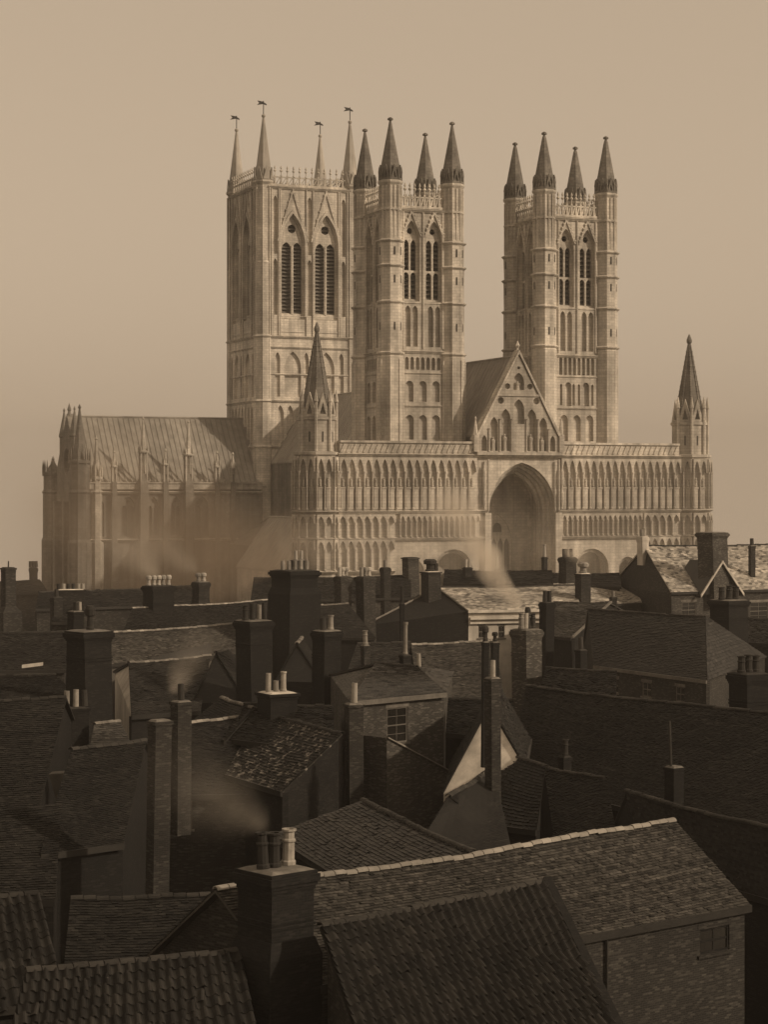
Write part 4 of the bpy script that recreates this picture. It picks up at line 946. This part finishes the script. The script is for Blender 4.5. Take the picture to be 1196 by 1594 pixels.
Yd = Rr['fn']; b = MB()
s0_, z0_ = Rr['hit'](1088, 922); s1_, z1_ = Rr['hit'](1146, 922); sm, zm = Rr['hit'](1126, 880)
b.extr([(s0_, 12.0), (s1_, 12.0), ((s0_ + s1_) / 2, 14.9)], [], Yd, .45, -4.0); dm = b.build('dormer', 'brick', Rr['o'])
b = MB(); smid = (s0_ + s1_) / 2
for sg in (-1, 1):
    e_ = smid + sg * (abs(s1_ - s0_) / 2 + .35); b.hexa([Yd(e_, .7, 11.75), Yd(smid, .7, 15.02), Yd(smid, -4.2, 15.02), Yd(e_, -4.2, 11.75)], [Yd(e_, .7, 11.95), Yd(smid, .7, 15.24), Yd(smid, -4.2, 15.24), Yd(e_, -4.2, 11.95)])
b.build('roof', 'slate', dm)
b = MB()
for sg in (-1, 1):
    e_ = smid + sg * (abs(s1_ - s0_) / 2 + .35); b.hexa([Yd(e_, .703, 11.75), Yd(smid, .703, 15.02), Yd(smid, .703, 15.3), Yd(e_, .703, 12.03)], [Yd(e_, .85, 11.75), Yd(smid, .85, 15.02), Yd(smid, .85, 15.3), Yd(e_, .85, 12.03)])
b.build('bargeboard', 'wood_pale', dm)
chimney(N['o'], 1135, 64, 934, 168, 6, 35, pots=((-.65, 1.0, .25, 'pot_dark', RO), (0, 1.1, .25, 'pot_dark', RO), (.65, 1.0, .25, 'pot_dark', RO)), m='brick_black')
# --- middle distance, left and centre
U = house('U', 'dark hipped house with a white ridge between the clustered stacks', (497, 943), (542, 940), 12.0, (472, 992), (585, 992), 9.5, roof='tile_dark', wall='brick_black', tiles=(.3, .2), ridge='mortar', gable='brick_black')
chimney(U['o'], 459, 80, 888, 160, 3, 38, m='brick_black', pots=tuple((o_, .7, .18, 'pot', 'plain') for o_ in (-.8, -.4, 0, .4, .8)), taper=(1.3, .06))
chimney(U['o'], 534, 30, 898, 186, 6, 35, pots=((-.6, .8, .2, 'pot_pale', 'plain'), (0, .8, .2, 'pot_pale', 'cowl'), (.6, .8, .2, 'pot', 'cowl')), m='brick')
chimney(U['o'], 569, 34, 898, 186, 6, 35, pots=((-.6, .8, .2, 'pot_pale', 'plain'), (0, .8, .2, 'pot', 'cowl'), (.6, .8, .2, 'pot_pale', 'cowl')), m='brick')
U3 = house('U3', 'slate-roofed cottage with an iron flue pole left of the white stuccoed house', (556, 1002), (640, 1000), 11.2, (535, 1062), (665, 1056), 9.1, roof='slate_dark', wall='brick_black', tiles=(.3, .2), ridge='ridge_dark')
chimney(U3['o'], 631, 20, 1020, 128, 7, 30, pots=((0, 2.0, .15, 'pot', 'tall'),), m='brick_black', cap='slab')
chimney(U3['o'], 626, 9, 940, 150, 8, 20, pots=((0, 1.2, .14, 'iron', 'plain'),), m='brick_black', cap='slab')
chimney(U3['o'], 569, 16, 1005, 132, 7, 30, pots=((0, .9, .16, 'pot', RO),), m='brick', cap='slab')
T2 = house('T2', 'narrow house with a small white-edged gable among the black stacks', (434, 950), (440, 938), 12.0, (455, 992), (462, 972), 10.3, roof='slate', wall='brick', gable='render_dim', tiles=(.3, .2), ridge='mortar', over=.06, back=((415, 992, 10.3), (424, 972, 10.3)))
chimney(T2['o'], 395, 64, 966, 128, 3, 38, pots=((-.7, .9, .18, 'pot_dark', RO), (-.1, 1.0, .18, 'pot_dark', 'plain'), (.45, .9, .15, 'pot', 'plain'), (.9, 1, .15, 'pot_dark', 'plain')), m='brick_black')
chimney(T2['o'], 509, 50, 982, 122, 2, 38, pots=((-.4, .7, .2, 'pot_dark', 'plain'), (.4, .85, .18, 'pot', 'tall')), m='brick_black')
T5 = house('T5', 'black-tiled cottage under a mortar-topped stack with two pale pots', (380, 1096), (520, 1100), 10.9, (360, 1150), (520, 1170), 9.5, roof='tile_dark', wall='brick_black', tiles=(.25, .16), ridge='ridge_dark')
chimney(T5['o'], 432, 68, 1078, 106, 3, 30, pots=((-.65, .95, .15, 'pot', 'plain'), (-.1, .55, .15, 'pot', 'plain'), (.4, 1.0, .16, 'pot_pale', 'tall')), m='brick_black', cap='slab', capm='render')
S4 = house('S4', 'long stone-tiled house with its front roof slope lit behind the big black stack', (176, 985), (372, 970), 11.5, (170, 1034), (378, 1017), 9.6, roof='tile', wall='render_dim', tiles=(.28, .2), ridge='ridge')
chimney(S4['o'], 138, 78, 982, 112, 2, 42, m='brick_black', pots=((.1, 1.3, .22, 'pot_dark', 'cowl'),), capm='mortar')
chimney(S4['o'], 118, 28, 952, 124, 6, 40, m='brick_black', pots=((.1, .5, .2, 'pot_dark', 'plain'), (.6, .5, .16, 'pot_pale', 'plain')), capm='mortar', cap='slab')
S5 = house('S5', 'long brown-tiled house with two smoking stacks before the transept', (205, 947), (432, 933), 12.0, (192, 982), (440, 972), 10.5, roof='tile_dark', wall='brick', tiles=(.3, .22), ridge='ridge')
chimney(S5['o'], 247, 54, 912, 178, 7, 38, asp=.8, pots=tuple((o_, .85, .2, 'pot' if k % 2 else 'pot_pale', 'cowl') for k, o_ in enumerate((-.85, -.4, 0, .4, .85))), m='brick_black')
chimney(S5['o'], 313, 30, 906, 184, 7, 38, pots=((-.4, .75, .22, 'pot', 'cowl'), (.45, .75, .22, 'pot_pale', 'cowl')), m='brick', taper=(1.6, .05))
S6 = house('S6', 'low house with a pale rendered end wall and a sagging dark roof', (200, 1032), (328, 1020), 11.0, (204, 1114), (312, 1106), 8.5, roof='slate_dark', wall='brick_black', gable='render', tiles=(.3, .2), ridge='mortar', back=((176, 1046, 10.2), (330, 990, 9.5)))  # end wall lies in shade; brighter render colour stands in for sunlight
S7 = house('S7', 'small steep black gable with a worn mortar verge', (336, 1016), (356, 1010), 11.5, (384, 1092), (404, 1078), 8.9, roof='tile_dark', wall='brick_black', gable='brick_black', tiles=(.25, .16), ridge='ridge_dark', over=.08, back=((300, 1092, 8.9), (318, 1078, 8.9)))
S8 = house('S8', 'low cottage with a pale-edged hump of tiled roof', (-200, 1050), (88, 1051), 10.5, (-220, 1104), (120, 1086), 9.5, roof='tile_dark', wall='brick_black', tiles=(.25, .16), ridge='ridge_dark')
b = MB(); p, p2 = PY(34, 1040, 128), PY(66, 1036, 130); b.hexa([S8['loc'](x) for x in (p, p2, p2 + Vector((0, .3, 0)), p + Vector((0, .3, 0)))], [S8['loc'](x + Vector((0, 0, .2))) for x in (p, p2, p2 + Vector((0, .3, 0)), p + Vector((0, .3, 0)))]); b.build('lead_flat', 'lead_pale', S8['o'])
S1 = house('S1', 'brown-tiled terrace house with a round-topped stack in the smoke', (-260, 984), (108, 984), 11.5, (-270, 1050), (104, 1042), 9.2, roof='tile_dark', wall='brick', tiles=(.28, .2), ridge='ridge_dark')
chimney(S1['o'], 13, 26, 884, 172, 5, 35, m='brick', cap='slab', pots=((0, .5, .06, 'iron', 'plain'),), taper=(3.2, .35))
S2 = house('S2', 'narrow house topped by a wide stack with a row of white pots', (86, 938), (128, 936), 12.5, (80, 968), (130, 968), 11.2, roof='tile_dark', wall='brick', tiles=(.3, .2), ridge='ridge_dark')
chimney(S2['o'], 110, 46, 918, 176, 6, 12, asp=.35, pots=tuple((o_, .45, .17, 'pot_pale' if k in (1, 4, 5) else 'pot_dark', 'plain') for k, o_ in enumerate((-.85, -.5, -.15, .2, .55, .85))), m='brick', cap='slab', capm='render')
W1 = house('W1', 'hazy far house behind the terrace, left of the transept', (-30, 905), (62, 902), 12.0, (-40, 925), (75, 922), 10.9, roof='tile_dark', wall='brick', tiles=(.5, .4), ridge=None)
chimney(W1['o'], 52, 15, 884, 235, 8, 20, asp=.6, pots=((-.7, .7, .2, 'pot_dark', 'plain'), (0, .7, .2, 'pot_dark', 'plain'), (.7, .7, .2, 'pot_dark', 'plain')), m='brick')
W2 = house('W2', 'brown-roofed row of houses at the foot of the transept', (60, 922), (300, 912), 12.2, (55, 948), (310, 940), 10.9, roof='tile_dark', wall='brick', tiles=(.4, .3), ridge='ridge_dark')
W3 = house('W3', 'stone house with a tiled roof at the foot of the corner turret', (395, 900), (640, 896), 13.2, (390, 935), (640, 930), 11.4, roof='tile_dark', wall='brick_mid', tiles=(.3, .2), ridge='ridge_dark')
chimney(W3['o'], 465, 26, 872, 208, 8, 30, pots=((-.5, .9, .18, 'pot_pale', 'plain'), (.5, .9, .18, 'pot_pale', 'plain')), m='brick', cap='slab')
W4 = house('W4', 'dark-roofed house at the right edge below the tall pale-slated house', (1150, 962), (1400, 972), 10.8, (1160, 1000), (1420, 1010), 9.4, roof='slate_dark', wall='brick', tiles=(.35, .25), ridge='ridge_dark')
W5 = house('W5', 'black-roofed cottage in shadow under the stone-tiled house', (690, 1088), (800, 1090), 10.2, (690, 1140), (805, 1150), 8.7, roof='tile_dark', wall='brick_black', tiles=(.25, .16), ridge='ridge_dark')
W6 = house('W6', 'black-roofed range below the hipped slate roof', (850, 1040), (960, 1046), 11.3, (840, 1078), (960, 1090), 10.15, roof='tile_dark', wall='brick_black', tiles=(.25, .16), ridge='ridge_dark')
W7 = house('W7', 'soot-black cottage behind the pale-tiled ridge, beside the drainpipe wing', (698, 1240), (768, 1194), 9.0, (640, 1335), (800, 1335), 7.2, roof='tile_dark', wall='brick_black', tiles=(.25, .16), ridge='ridge_dark')
W8 = house('W8', 'soot-black yard cottage behind the crumbling pantiled ridge', (110, 1400), (330, 1392), 7.5, (100, 1500), (320, 1490), 6.0, roof='tile_dark', wall='brick_black', tiles=(.25, .16), ridge='ridge_dark')

S9 = house('S9', 'low black roof with a broken white mortar verge behind the slender stack', (345, 1086), (396, 1102), 10.8, (298, 1124), (352, 1152), 9.5, roof='tile_dark', wall='brick_black', tiles=(.25, .16), ridge='mortar')
chimney(G2['o'], 118, 44, 1102, 108, 5, 25, asp=.5, pots=((-.75, .85, .16, 'pot', 'plain'), (0, .9, .16, 'pot', 'plain'), (.75, .85, .16, 'pot_dark', 'plain')), m='brick_black', cap='slab')
S10 = house('S10', 'small lean-to roof with pale flashing against the big black stack', (146, 1128), (186, 1122), 9.8, (140, 1158), (205, 1160), 8.9, roof='slate', wall='brick_black', tiles=(.25, .2), ridge='mortar', mono=True)
S11 = house('S11', 'narrow black gable wedged between the clustered stacks', (462, 1002), (470, 992), 11.4, (500, 1060), (506, 1046), 9.4, roof='tile_dark', wall='brick_black', tiles=(.25, .16), ridge='mortar', over=.06, back=((430, 1058, 9.4), (440, 1044, 9.4)))
chimney(W6['o'], 905, 20, 1012, 140, 6, 35, pots=((0, .8, .18, 'pot_dark', 'plain'),), m='brick_black', cap='slab')
chimney(M2['o'], 880, 22, 1178, 102, 4, 30, pots=((0, .8, .15, 'pot_dark', RO),), m='brick_black', cap='slab')
chimney(W2['o'], 88, 22, 930, 172, 6, 35, pots=((0, .6, .18, 'pot_dark', 'plain'),), m='brick', cap='corbel')
chimney(W3['o'], 600, 18, 884, 205, 8, 30, pots=((0, .7, .2, 'pot', 'plain'),), m='brick', cap='corbel')

# ------------------------------------------------------------------ smoke and haze
def smoke(label, p0, p1, r0, r1, dens, colour=(.93, .84, .72), fadep=1.2):
    """a plume rising from p0 to p1; its density fades along and across the plume"""
    p0, p1 = Vector(p0), Vector(p1); d = p1 - p0; Ln = d.length; rm = r1 * 1.25
    b = MB(); b.box(-1, 1, -1, 1, 0, 1)
    m = bpy.data.materials.new('smoke'); m.use_nodes = True; t = m.node_tree; n = t.nodes; l = t.links.new
    for x in list(n):
        if x.type != 'OUTPUT_MATERIAL': n.remove(x)
    o_ = [x for x in n if x.type == 'OUTPUT_MATERIAL'][0]
    pv = n.new('ShaderNodeVolumePrincipled'); pv.inputs['Color'].default_value = (*colour, 1); pv.inputs['Anisotropy'].default_value = .1
    tcn = n.new('ShaderNodeTexCoord'); sp = n.new('ShaderNodeSeparateXYZ'); l(tcn.outputs['Object'], sp.inputs[0])
    def mth(op, a, b_=None, c=None):
        q = n.new('ShaderNodeMath'); q.operation = op
        for i, x in enumerate((a, b_, c)):
            if x is None: continue
            if isinstance(x, (int, float)): q.inputs[i].default_value = x
            else: l(x, q.inputs[i])
        return q.outputs[0]
    geo = n.new('ShaderNodeNewGeometry'); nz = n.new('ShaderNodeTexNoise'); nz.inputs['Scale'].default_value = 1.1 / max(r1, .6) ; nz.inputs['Detail'].default_value = 4
    l(geo.outputs['Position'], nz.inputs['Vector'])
    nz.inputs['Detail'].default_value = 6; nz.inputs['Roughness'].default_value = .62; nz.inputs['Distortion'].default_value = .8
    wob = mth('MULTIPLY', mth('SUBTRACT', nz.outputs['Fac'], .52), 3.2)
    X = mth('MULTIPLY', sp.outputs[0], rm); Yy = mth('MULTIPLY', sp.outputs[1], rm); z = sp.outputs[2]
    rad = mth('SQRT', mth('ADD', mth('MULTIPLY', X, X), mth('MULTIPLY', Yy, Yy)))
    rz = mth('ADD', mth('MULTIPLY', mth('POWER', z, .75), r1 - r0), r0)
    q = mth('SUBTRACT', 1.0, mth('DIVIDE', rad, rz)); q = mth('ADD', q, mth('MULTIPLY', wob, .55))
    q = mth('MINIMUM', mth('MAXIMUM', q, 0.0), 1.0); q = mth('POWER', q, 1.3)
    edge = mth('MINIMUM', mth('MAXIMUM', mth('MULTIPLY', mth('SUBTRACT', rm, rad), 4 / rm), 0), 1.0)
    fade = mth('POWER', mth('MAXIMUM', mth('SUBTRACT', 1.0, z), 0.0), fadep)
    thin = mth('DIVIDE', r0 * 1.6 + .25 * r1, mth('ADD', rz, .25 * r1))
    dn = mth('MULTIPLY', mth('MULTIPLY', mth('MULTIPLY', q, edge), mth('MULTIPLY', fade, thin)), dens)
    l(dn, pv.inputs['Density']); l(pv.outputs[0], o_.inputs['Volume'])
    o = b.build('smoke', m); o.location = p0; o.rotation_euler = d.to_track_quat('Z', 'Y').to_euler(); o.scale = (rm, rm, Ln)
    o['label'] = label; o['category'] = 'smoke'; o['kind'] = 'stuff'
    return o
smoke('bright white plume rising in front of the great portal', PY(808, 945, 126), PY(680, 755, 128), .35, 2.2, 4.5, fadep=.8)
smoke('thin smoke drifting left from the many-potted stack before the transept', PY(243, 895, 178), PY(150, 800, 186), .4, 5.0, .28)
smoke('wisp of smoke from the taller stack before the transept', PY(306, 888, 184), PY(190, 800, 192), .3, 5.0, .24)
smoke('broad veil of chimney smoke hanging against the transept foot', PY(450, 900, 212), PY(40, 795, 226), 9.0, 13.0, .10, (.52, .42, .32), .5)
smoke('puff of smoke blown left from the three-pot chimney', PY(412, 1286, 60.5), PY(225, 1180, 68), .3, 2.6, .22)
smoke('white smoke blowing from the double stack below the round arch', PY(872, 856, 205), PY(925, 872, 203), .5, 1.6, 1.4)
smoke('added thin veil of haze lifting the shadows of the west front and towers', PY(1240, 800, 226), PY(-60, 610, 240), 17, 24, .0035, (.86, .77, .66), .35)  # made-up haze volume, added to pale the cathedral's shadows
smoke('low bank of smoke lying along the foot of the west front', PY(430, 850, 226), PY(1120, 868, 236), 5.0, 7.0, .045, fadep=.5)
smoke('haze of smoke over the sagging dark roof', PY(268, 1075, 125), PY(330, 985, 140), .3, 2.6, .25)

hz = MB(); hz.box(-1600, 1600, -1450, 1750, -100, 95)
hm = bpy.data.materials.new('haze'); hm.use_nodes = True; t = hm.node_tree
for x in list(t.nodes):
    if x.type != 'OUTPUT_MATERIAL': t.nodes.remove(x)
pv = t.nodes.new('ShaderNodeVolumePrincipled'); pv.inputs['Density'].default_value = 0.00022; pv.inputs['Color'].default_value = (.92, .84, .76, 1)
t.links.new(pv.outputs[0], [x for x in t.nodes if x.type == 'OUTPUT_MATERIAL'][0].inputs['Volume'])
ho = hz.build('haze', hm); ho['kind'] = 'stuff'; ho['label'] = 'thin pale smoky haze filling the air over the town'; ho['category'] = 'haze'
